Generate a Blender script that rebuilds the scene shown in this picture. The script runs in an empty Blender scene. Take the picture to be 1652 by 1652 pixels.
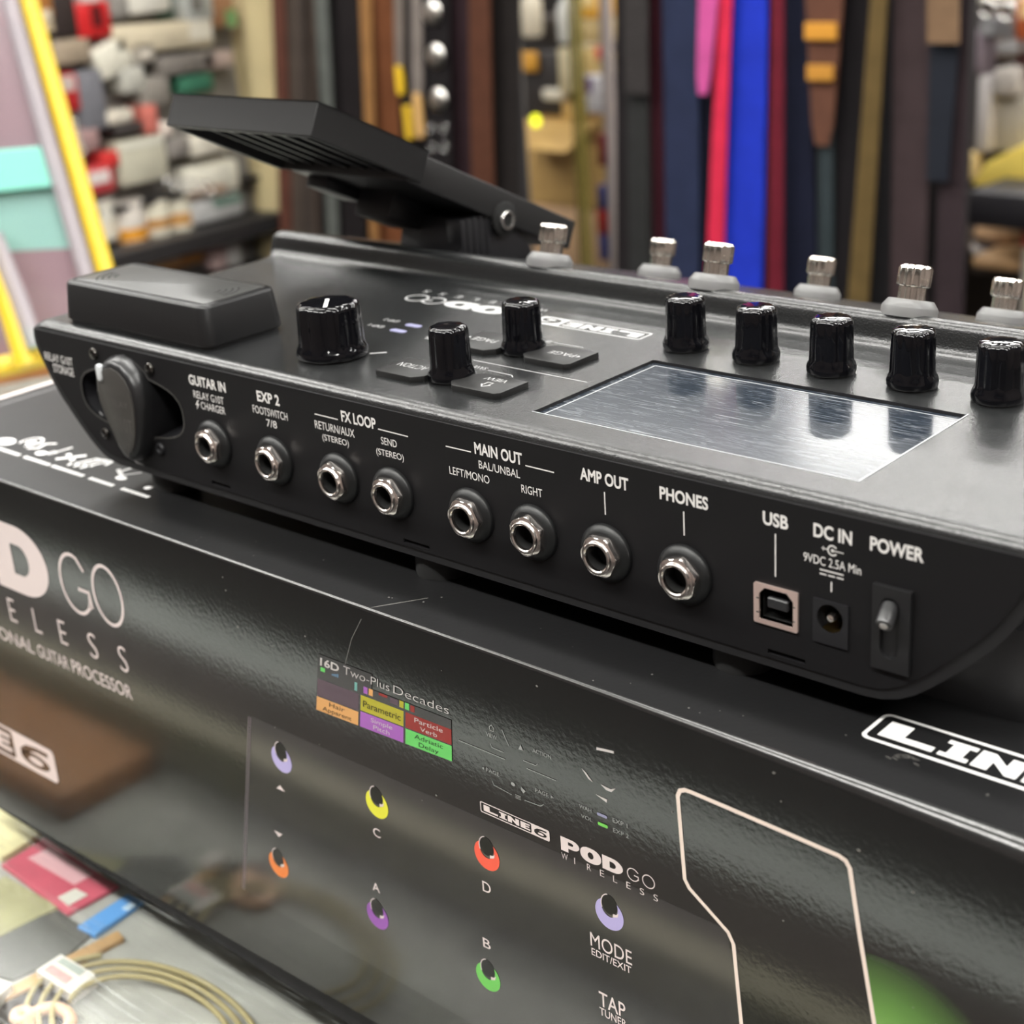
import bpy, bmesh, math, random
from mathutils import Vector, Matrix
random.seed(7)
S = bpy.context.scene
COL = S.collection
MM = 0.001

# ------------------------------------------------------------------ camera
F_PX = 2500.475
CAM = (500.0, -290.54, 183.5)
R = ((0.75152201, 0.65663168, -0.06363576),
     (0.20328397, -0.32226261, -0.92456608),
     (-0.62760680, 0.68189563, -0.37567014))
cam_d = bpy.data.cameras.new('camera')
cam = bpy.data.objects.new('camera', cam_d)
COL.objects.link(cam)
S.camera = cam
cam_d.sensor_width = 36.0
cam_d.lens = F_PX/1652*36.0
cam_d.clip_start = 0.01
cam_d.clip_end = 50
M = Matrix(((R[0][0], -R[1][0], -R[2][0], CAM[0]*MM),
            (R[0][1], -R[1][1], -R[2][1], CAM[1]*MM),
            (R[0][2], -R[1][2], -R[2][2], CAM[2]*MM),
            (0, 0, 0, 1)))
cam.matrix_world = M
cam_d.dof.use_dof = True
cam_d.dof.focus_distance = 0.426
cam_d.dof.aperture_fstop = 14.0

def ray(px, py):
    a = ((px-826.0)/F_PX, (py-826.0)/F_PX, 1.0)
    return tuple(sum(R[i][k]*a[i] for i in range(3)) for k in range(3))
def on(ax, val, px, py):
    v = ray(px, py)
    t = (val-CAM[ax])/v[ax]
    return tuple(CAM[k]+v[k]*t for k in range(3))
def at_depth(px, py, d):
    v = ray(px, py)
    return tuple(CAM[k]+v[k]*d for k in range(3))

# ------------------------------------------------------------------ world, lights, exposure
W = bpy.data.worlds.new('shop_air')
S.world = W
W.use_nodes = True
bg = W.node_tree.nodes['Background']
bg.inputs[0].default_value = (0.80, 0.83, 0.86, 1)
bg.inputs[1].default_value = 0.10
S.view_settings.view_transform = 'Standard'
S.view_settings.look = 'None'
S.view_settings.exposure = 0.0
S.view_settings.gamma = 1.0
S.view_settings.use_curve_mapping = False

def tube_light(name, x, y, z, sx, sy, power, col=(1.0, 0.985, 0.95)):
    l = bpy.data.lights.new(name, 'AREA')
    l.shape = 'RECTANGLE'
    l.size = sx*MM; l.size_y = sy*MM
    l.energy = power
    l.color = col
    o = bpy.data.objects.new(name, l)
    o.location = (x*MM, y*MM, z*MM)
    COL.objects.link(o)
    return o
ZC = 1650
for y, k, xs_ in ((-900, 1.5, (-3300, -1700, -100, 1500)), (300, 1.0, (-3300, -1700, -100, 1500)), (1500, 1.0, (-3300, -1700, -100, 1500)), (2700, 1.2, (-1500, -100, 1500)), (3600, 1.7, (-1250, 150, 1550))):
    for x in xs_:
        tube_light('ceiling_tube_light', x, y, ZC-160, 1250, 130, 19*k)
        if y < 1000:
            u_ = tube_light('added_ceiling_fill', x, y, ZC-150, 1250, 130, 15*k)  # upward fill added to brighten the ceiling that glossy edges reflect
            u_.rotation_euler.x = math.pi

# ------------------------------------------------------------------ materials
MATS = {}
def mat(name, col, rough=0.5, metal=0.0, ior=1.5, coat=0.0, coat_rough=0.05, spec=0.5, trans=0.0, emit=None, bump=None, var=None, alpha=1.0):
    """procedural principled material; bump=(scale, strength, distance_mm); var=(scale, amount)"""
    if name in MATS: return MATS[name]
    m = bpy.data.materials.new(name); m.use_nodes = True
    nt = m.node_tree; b = nt.nodes['Principled BSDF']
    b.inputs['Base Color'].default_value = (*col, 1)
    b.inputs['Roughness'].default_value = rough
    b.inputs['Metallic'].default_value = metal
    b.inputs['IOR'].default_value = ior
    b.inputs['Specular IOR Level'].default_value = spec
    b.inputs['Coat Weight'].default_value = coat
    b.inputs['Coat Roughness'].default_value = coat_rough
    b.inputs['Transmission Weight'].default_value = trans
    b.inputs['Alpha'].default_value = alpha
    if emit:
        b.inputs['Emission Color'].default_value = (*emit[0], 1)
        b.inputs['Emission Strength'].default_value = emit[1]
    tc = None
    if bump or var:
        tc = nt.nodes.new('ShaderNodeTexCoord')
    if bump:
        n = nt.nodes.new('ShaderNodeTexNoise'); n.inputs['Scale'].default_value = bump[0]
        n.inputs['Detail'].default_value = 3
        nt.links.new(tc.outputs['Object'], n.inputs['Vector'])
        bp = nt.nodes.new('ShaderNodeBump'); bp.inputs['Strength'].default_value = bump[1]
        bp.inputs['Distance'].default_value = bump[2]*MM
        nt.links.new(n.outputs['Fac'], bp.inputs['Height'])
        nt.links.new(bp.outputs['Normal'], b.inputs['Normal'])
    if var:
        n2 = nt.nodes.new('ShaderNodeTexNoise'); n2.inputs['Scale'].default_value = var[0]
        n2.inputs['Detail'].default_value = 4
        nt.links.new(tc.outputs['Object'], n2.inputs['Vector'])
        r = nt.nodes.new('ShaderNodeValToRGB')
        lo = tuple(c*(1-var[1]) for c in col); hi = tuple(min(1, c*(1+var[1])) for c in col)
        r.color_ramp.elements[0].position = 0.35; r.color_ramp.elements[0].color = (*lo, 1)
        r.color_ramp.elements[1].position = 0.65; r.color_ramp.elements[1].color = (*hi, 1)
        nt.links.new(n2.outputs['Fac'], r.inputs['Fac'])
        nt.links.new(r.outputs['Color'], b.inputs['Base Color'])
    MATS[name] = m
    return m

def srgb(r, g, b):
    return tuple(((c/255)/12.92 if c/255 <= .04045 else ((c/255+.055)/1.055)**2.4) for c in (r, g, b))

m_body = mat('textured_dark_grey_paint', (0.011, 0.0115, 0.012), 0.25, spec=0.7, bump=(1800, 0.7, 0.15))
m_rear = mat('matte_black_metal', (0.0085, 0.0082, 0.009), 0.5, spec=0.22, bump=(2600, 0.15, 0.1))
m_rim = mat('satin_black_metal', (0.014, 0.014, 0.015), 0.38, spec=0.5)
m_black = mat('black_plastic', (0.012, 0.012, 0.014), 0.42)
m_cover = mat('satin_black_cover_plastic', (0.007, 0.007, 0.0075), 0.36, spec=0.4, bump=(3000, 0.10, 0.08))
m_coverpanel = mat('grey_cover_panel', (0.040, 0.040, 0.039), 0.34, spec=0.7, bump=(2500, 0.15, 0.1))
m_gloss = mat('glossy_black_knob', (0.003, 0.003, 0.004), 0.06, ior=1.4)
m_rubber = mat('black_rubber', (0.012, 0.012, 0.012), 0.7)
m_washer = mat('grey_black_washer', (0.008, 0.0085, 0.009), 0.42, spec=0.45, bump=(1500, .2, .1))
m_chrome = mat('nickel_plate', (0.95, 0.88, 0.84), 0.20, metal=1.0)
m_chrome2 = mat('brushed_nickel_cap', (0.78, 0.74, 0.68), 0.14, metal=1.0)
m_steel = mat('steel', (0.62, 0.61, 0.60), 0.25, metal=1.0)
m_dark = mat('deep_black', (0.002, 0.002, 0.002), 0.8)
m_white = mat('white_print', (0.72, 0.70, 0.68), 0.6)
m_whiteb = mat('bright_white_print', (0.86, 0.85, 0.84), 0.5)
m_topprint = mat('dull_white_print', (0.36, 0.36, 0.36), 0.6)
m_scrw = mat('blackened_steel', (0.10, 0.095, 0.09), 0.22, metal=1.0)
m_greyp = mat('grey_print', (0.28, 0.28, 0.28), 0.6)
m_dimp = mat('dim_grey_print', (0.09, 0.09, 0.09), 0.5)
m_ring = mat('frosted_clear_plastic', (0.42, 0.42, 0.42), 0.3, trans=0.65, ior=1.3)
m_gold = mat('gold_contact', (0.85, 0.62, 0.25), 0.25, metal=1.0)
m_pedal = mat('matte_black_pedal', (0.015, 0.015, 0.0155), 0.44, spec=0.55, bump=(2200, 0.25, 0.12))
m_button = mat('dark_button_rubber', (0.012, 0.012, 0.012), 0.45, spec=0.35)
m_led = mat('lilac_led_window', (0.22, 0.22, 0.34), 0.35)

# ------------------------------------------------------------------ mesh helpers (all coordinates in millimetres)
ORG = {}
class MB:
    def __init__(s): s.v = []; s.f = []; s.mi = []
    def add(s, verts, faces, mi=0):
        k = len(s.v); s.v += [tuple(p) for p in verts]
        s.f += [tuple(i+k for i in f) for f in faces]; s.mi += [mi]*len(faces)
        return s
    def box(s, x0, x1, y0, y1, z0, z1, mi=0):
        v = [(x, y, z) for z in (z0, z1) for y in (y0, y1) for x in (x0, x1)]
        return s.add(v, [(0, 2, 3, 1), (4, 5, 7, 6), (0, 1, 5, 4), (2, 6, 7, 3), (0, 4, 6, 2), (1, 3, 7, 5)], mi)
    def hexa(s, p, mi=0):
        """8 points: bottom 4 counter-clockwise, top 4"""
        return s.add(p, [(3, 2, 1, 0), (4, 5, 6, 7), (0, 1, 5, 4), (1, 2, 6, 5), (2, 3, 7, 6), (3, 0, 4, 7)], mi)
    def prism(s, loop, f, d0, d1, mi=0, caps=True):
        """extrude a 2-D loop; f(u, v, d) -> 3-D"""
        n = len(loop)
        a = [f(u, v, d0) for u, v in loop]; b = [f(u, v, d1) for u, v in loop]
        fs = [(i, (i+1) % n, n+(i+1) % n, n+i) for i in range(n)]
        if caps: fs += [tuple(range(n))[::-1], tuple(range(n, 2*n))]
        return s.add(a+b, fs, mi)
    def lathe(s, prof, n, c=(0, 0, 0), axis='z', mi=0, mod=None, cap0=True, cap1=True, ph=0.0):
        """prof: list of (r, h); mod(theta, r, h) -> r"""
        vs = []
        for r, h in prof:
            for i in range(n):
                t = 2*math.pi*i/n+ph
                rr = mod(t, r, h) if mod else r
                a, b = rr*math.cos(t), rr*math.sin(t)
                if axis == 'z': p = (c[0]+a, c[1]+b, c[2]+h)
                elif axis == 'y': p = (c[0]+a, c[1]-h, c[2]+b)
                else: p = (c[0]+h, c[1]+a, c[2]+b)
                vs.append(p)
        fs = []
        for k in range(len(prof)-1):
            for i in range(n):
                j = (i+1) % n
                fs.append((k*n+i, k*n+j, (k+1)*n+j, (k+1)*n+i))
        if cap0: fs.append(tuple(range(n))[::-1])
        if cap1: fs.append(tuple(range((len(prof)-1)*n, len(prof)*n)))
        return s.add(vs, fs, mi)
    def tube(s, pts, r, n=10, mi=0, closed=False):
        P = [Vector(p) for p in pts]; N = len(P); vs = []
        up = Vector((0, 0, 1))
        for i, p in enumerate(P):
            a = P[(i-1) % N] if (closed or i > 0) else p
            b = P[(i+1) % N] if (closed or i < N-1) else p
            t = (b-a).normalized()
            x = t.cross(up)
            if x.length < 1e-3: x = t.cross(Vector((1, 0, 0)))
            x.normalize(); y = x.cross(t).normalized()
            rr = r[i] if isinstance(r, (list, tuple)) else r
            vs += [tuple(p+x*math.cos(2*math.pi*k/n)*rr+y*math.sin(2*math.pi*k/n)*rr) for k in range(n)]
        fs = []
        for i in range(N if closed else N-1):
            j = (i+1) % N
            for k in range(n):
                l = (k+1) % n
                fs.append((i*n+k, i*n+l, j*n+l, j*n+k))
        if not closed:
            fs.append(tuple(range(n))[::-1]); fs.append(tuple(range((N-1)*n, N*n)))
        return s.add(vs, fs, mi)
    def fill(s, loops, f, mi=0):
        """flat polygon with holes: first loop outside, others holes, placed by f(u, v)"""
        bm = bmesh.new()
        for lp in loops:
            vs = [bm.verts.new((u, v, 0)) for u, v in lp]
            for i in range(len(vs)): bm.edges.new((vs[i], vs[(i+1) % len(vs)]))
        bmesh.ops.triangle_fill(bm, edges=bm.edges[:], use_beauty=True, normal=(0, 0, 1))
        bm.verts.index_update()
        vs = [f(v.co.x, v.co.y) for v in bm.verts]
        fs = [tuple(v.index for v in fc.verts) for fc in bm.faces]
        bm.free()
        return s.add(vs, fs, mi)
    def build(s, name, mats, parent=None, origin=None, smooth=None, bevel=None, fixn=True):
        if not isinstance(mats, (list, tuple)): mats = [mats]
        po = ORG.get(parent.name, (0, 0, 0)) if parent else (0, 0, 0)
        o = origin if origin is not None else po
        me = bpy.data.meshes.new(name)
        me.from_pydata([((x-o[0])*MM, (y-o[1])*MM, (z-o[2])*MM) for x, y, z in s.v], [], s.f)
        for m in mats: me.materials.append(m)
        me.polygons.foreach_set('material_index', s.mi)
        bm = bmesh.new(); bm.from_mesh(me)
        if bevel:
            es = [e for e in bm.edges if len(e.link_faces) == 2 and e.calc_face_angle(0) > math.radians(35)]
            bmesh.ops.bevel(bm, geom=es, offset=bevel[0]*MM, segments=bevel[1], profile=0.5, affect='EDGES', clamp_overlap=True)
        if fixn: bmesh.ops.recalc_face_normals(bm, faces=bm.faces[:])
        bm.to_mesh(me); bm.free()
        if smooth is None and bevel: smooth = 30
        if smooth:
            me.polygons.foreach_set('use_smooth', [True]*len(me.polygons))
            me.set_sharp_from_angle(angle=math.radians(smooth))
        me.update()
        ob = bpy.data.objects.new(name, me); COL.objects.link(ob)
        if parent: ob.parent = parent
        ob.location = ((o[0]-po[0])*MM, (o[1]-po[1])*MM, (o[2]-po[2])*MM)
        ORG[ob.name] = tuple(o)
        return ob

def thing(name, label, cat, origin, group=None):
    o = bpy.data.objects.new(name, None); COL.objects.link(o)
    o.empty_display_size = 0.02
    o.location = tuple(c*MM for c in origin)
    ORG[o.name] = tuple(origin)
    return tag(o, label, cat, group)
def tag(o, label, cat, group=None, kind=None):
    o['label'] = label; o['category'] = cat
    if group: o['group'] = group
    if kind: o['kind'] = kind
    return o
def struct(o):
    o['kind'] = 'structure'
    return o
def dup(o, parent, loc, top=True):
    """copy a part and its sub-parts; loc in mm relative to the parent"""
    c = o.copy(); COL.objects.link(c); c.parent = parent
    if top: c.location = tuple(k*MM for k in loc)
    for ch in list(o.children): dup(ch, c, None, False)
    return c

# ---- lettering
def text2d(s, bold=0.0):
    cu = bpy.data.curves.new('t', 'FONT'); cu.body = s; cu.offset = bold; cu.resolution_u = 4
    ob = bpy.data.objects.new('t', cu); COL.objects.link(ob)
    dg = bpy.context.evaluated_depsgraph_get()
    me = ob.evaluated_get(dg).to_mesh()
    vs = [(v.co.x, v.co.y) for v in me.vertices]; fs = [tuple(p.vertices) for p in me.polygons]
    ob.evaluated_get(dg).to_mesh_clear()
    bpy.data.objects.remove(ob); bpy.data.curves.remove(cu)
    return vs, fs
def put_text(mb, s, u0, u1, v0, v1, f, bold=0.0, mi=0, flip=False):
    """lettering filling the box u0..u1 x v0..v1 (baseline v0, cap line v1) on a surface f(u, v)"""
    vs, fs = text2d(s, bold)
    xs = [a for a, b in vs]; ys = [b for a, b in vs]
    x0, x1, y0, y1 = min(xs), max(xs), min(ys), max(ys)
    desc = any(ch in 'gjpqy,' for ch in s)
    if desc: y0 = 0.0 - bold; y1 = 0.73 + bold
    out = []
    for a, b in vs:
        u = (a-x0)/(x1-x0); v = (b-y0)/(y1-y0)
        if flip: u = 1-u; v = 1-v
        out.append(f(u0+(u1-u0)*u, v0+(v1-v0)*v))
    mb.add(out, fs, mi)
def stroke(mb, pts, w, f, mi=0, closed=False, seg=4.0):
    """ribbon of width w along a 2-D polyline"""
    P = [Vector(p) for p in pts]
    if closed: P.append(P[0].copy())
    Q = [P[0]]
    for a, b in zip(P, P[1:]):
        n = max(1, int((b-a).length/seg))
        for i in range(1, n+1): Q.append(a+(b-a)*i/n)
    N = len(Q); vs = []
    for i, p in enumerate(Q):
        if closed and i in (0, N-1): a, b = Q[N-2], Q[1]
        else: a, b = Q[max(0, i-1)], Q[min(N-1, i+1)]
        t1 = (p-a); t2 = (b-p)
        t = (b-a).normalized(); n = Vector((-t.y, t.x))
        k = 1.0
        if t1.length > 1e-6 and t2.length > 1e-6:
            c = max(0.5, math.cos(t1.angle(t2)/2)); k = 1/c
        vs += [f(*(p+n*w/2*k)), f(*(p-n*w/2*k))]
    fs = [(2*i, 2*i+1, 2*i+3, 2*i+2) for i in range(N-1)]
    mb.add(vs, fs, mi)
def rect(u0, u1, v0, v1): return [(u0, v0), (u1, v0), (u1, v1), (u0, v1)]
def rrect(u0, u1, v0, v1, r, n=5):
    out = []
    for cx, cy, a in ((u1-r, v0+r, -90), (u1-r, v1-r, 0), (u0+r, v1-r, 90), (u0+r, v0+r, 180)):
        for i in range(n+1):
            t = math.radians(a+90*i/n); out.append((cx+r*math.cos(t), cy+r*math.sin(t)))
    return out
def ellipse(cx, cy, a, b, n=28, t0=0, t1=360):
    m = n if t1-t0 >= 360 else n+1
    return [(cx+a*math.cos(math.radians(t0+(t1-t0)*i/n)), cy+b*math.sin(math.radians(t0+(t1-t0)*i/n))) for i in range(m)]
def arc(cx, cy, r, t0, t1, n=8): return ellipse(cx, cy, r, r, n, t0, t1)

def slab_logo(mb, u0, u1, v0, v1, f, mi=0, sw=0.5):
    """the maker's badge: rounded frame, slab letters L I N E, and a solid end block with a cut-out 6"""
    w = u1-u0; h = v1-v0
    F = lambda a, b: f(u0+a*w, v0+b*h)
    xs = 0.745
    # frame ring
    r = h*.16
    ou = rrect(u0, u1, v0, v1, r); inn = rrect(u0+sw, u0+xs*w, v0+sw, v1-sw, r*.7)
    six = []
    mb_f = lambda u, v: f(u, v)
    mb.fill([ou, inn], mb_f, mi)
    six = MB(); q = lambda a, b: (lambda t: (t[0]+nrm[0]*.05, t[1]+nrm[1]*.05, t[2]+nrm[2]*.05))(f(a, b))
    p0, p1, p2 = Vector(f(u0, v0)), Vector(f(u0+1, v0)), Vector(f(u0, v0+1))
    nrm = (p1-p0).cross(p2-p0).normalized()
    if nrm.y > .5: nrm = -nrm
    cx, cy, A, H = u0+.873*w, v0+.47*h, .088*w, .30*h
    mb.fill([ellipse(cx, cy-.10*h, A, H*.72, 24), ellipse(cx+.05*A, cy-.10*h, A*.5, H*.34, 16)], q, mi+1)
    mb.fill([[(cx-A, cy-.10*h), (cx-A*.96, cy+H*.35), (cx-A*.5, cy+H*.95), (cx+A*.2, cy+H*1.15), (cx+A*1.0, cy+H*1.15), (cx+A*1.0, cy+H*.72), (cx+A*.25, cy+H*.72), (cx-A*.2, cy+H*.5), (cx-A*.3, cy+H*.25)]], q, mi+1)
    B, T = .22, .78
    def poly(p): mb.fill([p], F, mi)
    poly([(.05, B), (.26, B), (.26, B+.17), (.14, B+.17), (.14, T), (.05, T)])                           # L
    poly([(.28, B), (.39, B), (.39, B+.12), (.365, B+.12), (.365, T-.12), (.39, T-.12), (.39, T), (.28, T), (.28, T-.12), (.305, T-.12), (.305, B+.12), (.28, B+.12)])
    poly([(.405, B), (.465, B), (.465, B+.30), (.53, B), (.57, B), (.57, T), (.515, T), (.515, T-.28), (.455, T), (.405, T)])
    poly([(.59, B), (.725, B), (.725, B+.13), (.66, B+.13), (.66, .44), (.715, .44), (.715, .56), (.66, .56), (.66, T-.13), (.725, T-.13), (.725, T), (.59, T)])
def heavy(mb, ch, u0, u1, v0, v1, f, mi=0):
    w = u1-u0; h = v1-v0
    F = lambda a, b: f(u0+a*w, v0+b*h)
    if ch == 'O':
        mb.fill([[(.5+.5*math.copysign(abs(math.cos(t))**.85, math.cos(t)), .5+.53*math.copysign(abs(math.sin(t))**.85, math.sin(t))) for t in [2*math.pi*i/36 for i in range(36)]],
                 ellipse(.5, .5, .14, .24, 20)], F, mi)
    if ch == 'D':
        o = [(0, 0), (.5, 0)]+ellipse(.5, .5, .5, .5, 16, -80, 80)+[(.5, 1), (0, 1)]
        i = [(.36, .28), (.52, .28)]+ellipse(.5, .5, .16, .22, 10, -70, 70)+[(.52, .72), (.36, .72)]
        mb.fill([o, i], F, mi)
    if ch == 'P':
        o = [(0, 0), (.40, 0), (.40, .30), (.6, .30)]+ellipse(.6, .65, .4, .35, 14, -80, 80)+[(.6, 1), (0, 1)]
        i = [(.40, .55), (.56, .55)]+ellipse(.56, .66, .12, .11, 8, -70, 70)+[(.56, .77), (.40, .77)]
        mb.fill([o, i], F, mi)

# ================================================================== the setting
ZCT = -171.0          # counter glass
ZFL = -1071.0
m_wall = mat('grey_pegboard_paint', srgb(120, 116, 112), 0.7, var=(1.2, 0.10))
m_walld = mat('dark_shop_wall', srgb(62, 58, 56), 0.7, var=(1.5, 0.15))
m_floor = mat('dark_vinyl_floor', srgb(30, 27, 25), 0.6, var=(3, 0.2))
m_ceil = mat('white_ceiling_board', srgb(205, 205, 200), 0.9, var=(2.0, 0.04))
struct(MB().box(-4800, 2600, -2400, 5400, ZFL-30, ZFL).build('floor', m_floor))
struct(MB().box(-4800, 2600, -2400, 5400, ZC, ZC+30).build('ceiling', m_ceil))
struct(MB().box(-4860, -4800, -2400, 5400, ZFL, ZC).build('wall_left', m_wall))
struct(MB().box(-4800, 2600, 5400, 5460, ZFL, ZC).build('wall_back', m_walld))

m_wallw = mat('warm_shop_wall', srgb(108, 98, 94), 0.8, var=(1.0, 0.12))
struct(MB().box(-4800, 2600, -2460, -2400, ZFL, ZC).build('wall_front', m_wallw))
struct(MB().box(2600, 2660, -2400, 5400, ZFL, ZC).build('wall_right', m_wallw))

# ------------------------------------------------------------------ glass counter
m_glassm = bpy.data.materials.new('counter_glass'); m_glassm.use_nodes = True
nt = m_glassm.node_tree; nt.nodes.clear()
o_ = nt.nodes.new('ShaderNodeOutputMaterial'); mx = nt.nodes.new('ShaderNodeMixShader')
tr = nt.nodes.new('ShaderNodeBsdfTransparent'); gl = nt.nodes.new('ShaderNodeBsdfGlossy'); fr = nt.nodes.new('ShaderNodeFresnel')
tr.inputs[0].default_value = (0.94, 0.95, 0.94, 1); gl.inputs['Roughness'].default_value = 0.06
fr.inputs['IOR'].default_value = 1.5
tcn = nt.nodes.new('ShaderNodeTexCoord'); vor = nt.nodes.new('ShaderNodeTexNoise')
mpn = nt.nodes.new('ShaderNodeMapping'); mpn.inputs['Rotation'].default_value = (0, 0, 0.9); mpn.inputs['Scale'].default_value = (6, 160, 1)
vor.inputs['Scale'].default_value = 4; vor.inputs['Detail'].default_value = 5
nt.links.new(tcn.outputs['Object'], mpn.inputs[0]); nt.links.new(mpn.outputs[0], vor.inputs['Vector'])
rp = nt.nodes.new('ShaderNodeValToRGB'); rp.color_ramp.elements[0].position = 0.60; rp.color_ramp.elements[1].position = 0.70
nt.links.new(vor.outputs['Fac'], rp.inputs[0])
df = nt.nodes.new('ShaderNodeBsdfDiffuse'); df.inputs[0].default_value = (0.55, 0.57, 0.55, 1)
mm = nt.nodes.new('ShaderNodeMath'); mm.operation = 'MULTIPLY'; mm.inputs[1].default_value = 0.20
m2 = nt.nodes.new('ShaderNodeMixShader')
nt.links.new(rp.outputs[0], mm.inputs[0]); nt.links.new(mm.outputs[0], m2.inputs[0])
nt.links.new(mx.outputs[0], m2.inputs[1]); nt.links.new(df.outputs[0], m2.inputs[2])
geo = nt.nodes.new('ShaderNodeNewGeometry'); inv = nt.nodes.new('ShaderNodeMath'); inv.operation = 'SUBTRACT'; inv.inputs[0].default_value = 1.0; nt.links.new(geo.outputs['Backfacing'], inv.inputs[1])
fm = nt.nodes.new('ShaderNodeMath'); fm.operation = 'MULTIPLY'; nt.links.new(fr.outputs[0], fm.inputs[0]); nt.links.new(inv.outputs[0], fm.inputs[1])
nt.links.new(fm.outputs[0], mx.inputs[0]); nt.links.new(tr.outputs[0], mx.inputs[1]); nt.links.new(gl.outputs[0], mx.inputs[2])
nt.links.new(m2.outputs[0], o_.inputs[0])

m_alu = mat('grey_green_satin_trim', (0.42, 0.45, 0.42), 0.45, metal=0.3)
m_cab = mat('dark_counter_cabinet', srgb(40, 36, 34), 0.5, var=(6, .15))
m_tray = mat('grey_display_tray_felt', srgb(172, 171, 166), 0.9, var=(40, .10))
CX0, CX1, CY0, CY1 = -1150, 950, -196, 640
ctr = thing('display_counter', 'long glass-topped shop display counter that the big black carton stands on', 'counter', (-100, 200, ZFL))
MB().box(CX0, CX1, CY0+84, CY1, ZCT-6, ZCT).build('glass_top', m_glassm, ctr)
MB().box(CX0, CX1, CY0, CY0+30, ZCT-26, ZCT+1.0).build('front_trim', m_alu, ctr, bevel=(1.5, 2))
MB().box(CX0, CX1, CY0+30, CY0+70, ZCT-26, ZCT-.5).build('trim_inlay', mat('dark_brown_inlay', srgb(58, 48, 42), .5, var=(30, .2)), ctr)
MB().box(CX0, CX1, CY0+70, CY0+84, ZCT-26, ZCT+.4).build('glass_channel', mat('olive_grey_channel', srgb(150, 146, 124), .5), ctr, bevel=(.6, 1))
MB().box(CX0, CX1, CY0+84, CY1, ZCT-36, ZCT-30).build('display_shelf', m_tray, ctr)
cb = MB(); cb.box(CX0, CX1, CY0+6, CY1, ZFL, ZCT-300); cb.box(CX0, CX1, CY1-12, CY1, ZCT-300, ZCT-6)
cb.box(CX0, CX0+14, CY0+6, CY1, ZCT-300, ZCT-6); cb.box(CX1-14, CX1, CY0+6, CY1, ZCT-300, ZCT-6)
cb.build('cabinet_body', m_cab, ctr)

# ------------------------------------------------------------------ goods under the counter glass (lower left of the photo)
ZS = ZCT-30
def flat_card(name, label, cat, pts, th, col, z=ZS, group=None, marks=None, rough=.6):
    P = [on(2, z+th, *p)[:2] for p in pts]
    o = MB().prism(P, lambda u, v, d: (u, v, d), z, z+th).build(name, mat(name+'_card_%d_%d_%d' % tuple(int(c*99) for c in col), col, rough, var=(60, .08)), bevel=(.4, 1), origin=(P[0][0], P[0][1], z))
    tag(o, label, cat, group)
    if marks:
        for nm, mp, mc in marks:
            Q = [on(2, z+th, *p)[:2] for p in mp]
            MB().prism(Q, lambda u, v, d: (u, v, d), z+th, z+th+.3).build(nm, mat(nm+'_ink_%d' % int(sum(mc)*99), mc, .6), o)
    return o
flat_card('header_card', 'crimson and white header card lying under the counter glass', 'card', [(2, 1394), (72, 1351), (192, 1428), (108, 1474)], 2, srgb(205, 92, 112),
          marks=[('white_lettering', [(45, 1385), (80, 1368), (150, 1412), (120, 1428)], srgb(230, 180, 188)), ('barcode', [(93, 1448), (122, 1434), (142, 1444), (110, 1462)], srgb(225, 222, 214)), ])
flat_card('cream_card', 'plain cream card under the glass at the left picture edge, above the crimson one', 'card', [(-60, 1350), (-10, 1290), (66, 1344), (2, 1384)], 3, srgb(226, 216, 170))
flat_card('olive_card', 'pale olive card partly under the crimson header card', 'card', [(-40, 1440), (8, 1412), (96, 1462), (-4, 1512)], 1.5, srgb(172, 168, 130))
flat_card('blue_card', 'small bright blue card under the glass beside the carton', 'card', [(124, 1494), (206, 1441), (232, 1452), (152, 1508)], 2.5, srgb(98, 160, 228),
          marks=[('white_marks', [(196, 1466), (212, 1456), (222, 1460), (206, 1470)], srgb(190, 215, 240))])
flat_card('price_tag', 'white price tag with red and grey print resting on the tan strip', 'tag', [(57, 1565), (98, 1538), (156, 1572), (114, 1602)], 6, srgb(228, 222, 216),
          group='price tags under the glass', marks=[('red_print', [(70, 1565), (84, 1556), (118, 1578), (106, 1588)], srgb(220, 160, 158)), ('grey_print', [(92, 1552), (102, 1546), (138, 1566), (128, 1574)], srgb(170, 178, 172))])
flat_card('price_tag', 'white price tag cut off by the left picture edge', 'tag', [(-30, 1600), (-5, 1575), (20, 1586), (-8, 1612)], 6, srgb(226, 220, 214), group='price tags under the glass')
flat_card('tan_strip', 'long tan leather strip running under the white price tag', 'strip', [(0, 1600), (0, 1616), (62, 1586), (200, 1512), (190, 1500), (100, 1545)], 2.5, srgb(188, 150, 104))
flat_card('dark_pouch', 'grey crinkled plastic pouch under the glass left of the coiled cable', 'pouch', [(-30, 1570), (-20, 1505), (95, 1468), (150, 1505), (110, 1540), (20, 1580)], 1.2, srgb(98, 98, 94), rough=.3)
flat_card('black_pad', 'black pad with crossing stitch lines at the bottom left corner', 'pad', [(-30, 1680), (-10, 1620), (60, 1588), (108, 1602), (112, 1640), (60, 1700)], 1.0, srgb(52, 46, 44))
lw = MB().box(-255, -68, -109, -54, ZS, ZS+14).build('added_leather_case', mat('brown_leather', srgb(168, 118, 78), .55, bump=(300, .3, .6), var=(20, .15)), bevel=(4, 3), origin=(-160, -82, ZS))  # out-of-view case added for its brown reflection low on the carton
tag(lw, 'flat brown leather case added out of view under the glass, for its brown reflection in the carton front', 'case')
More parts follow.
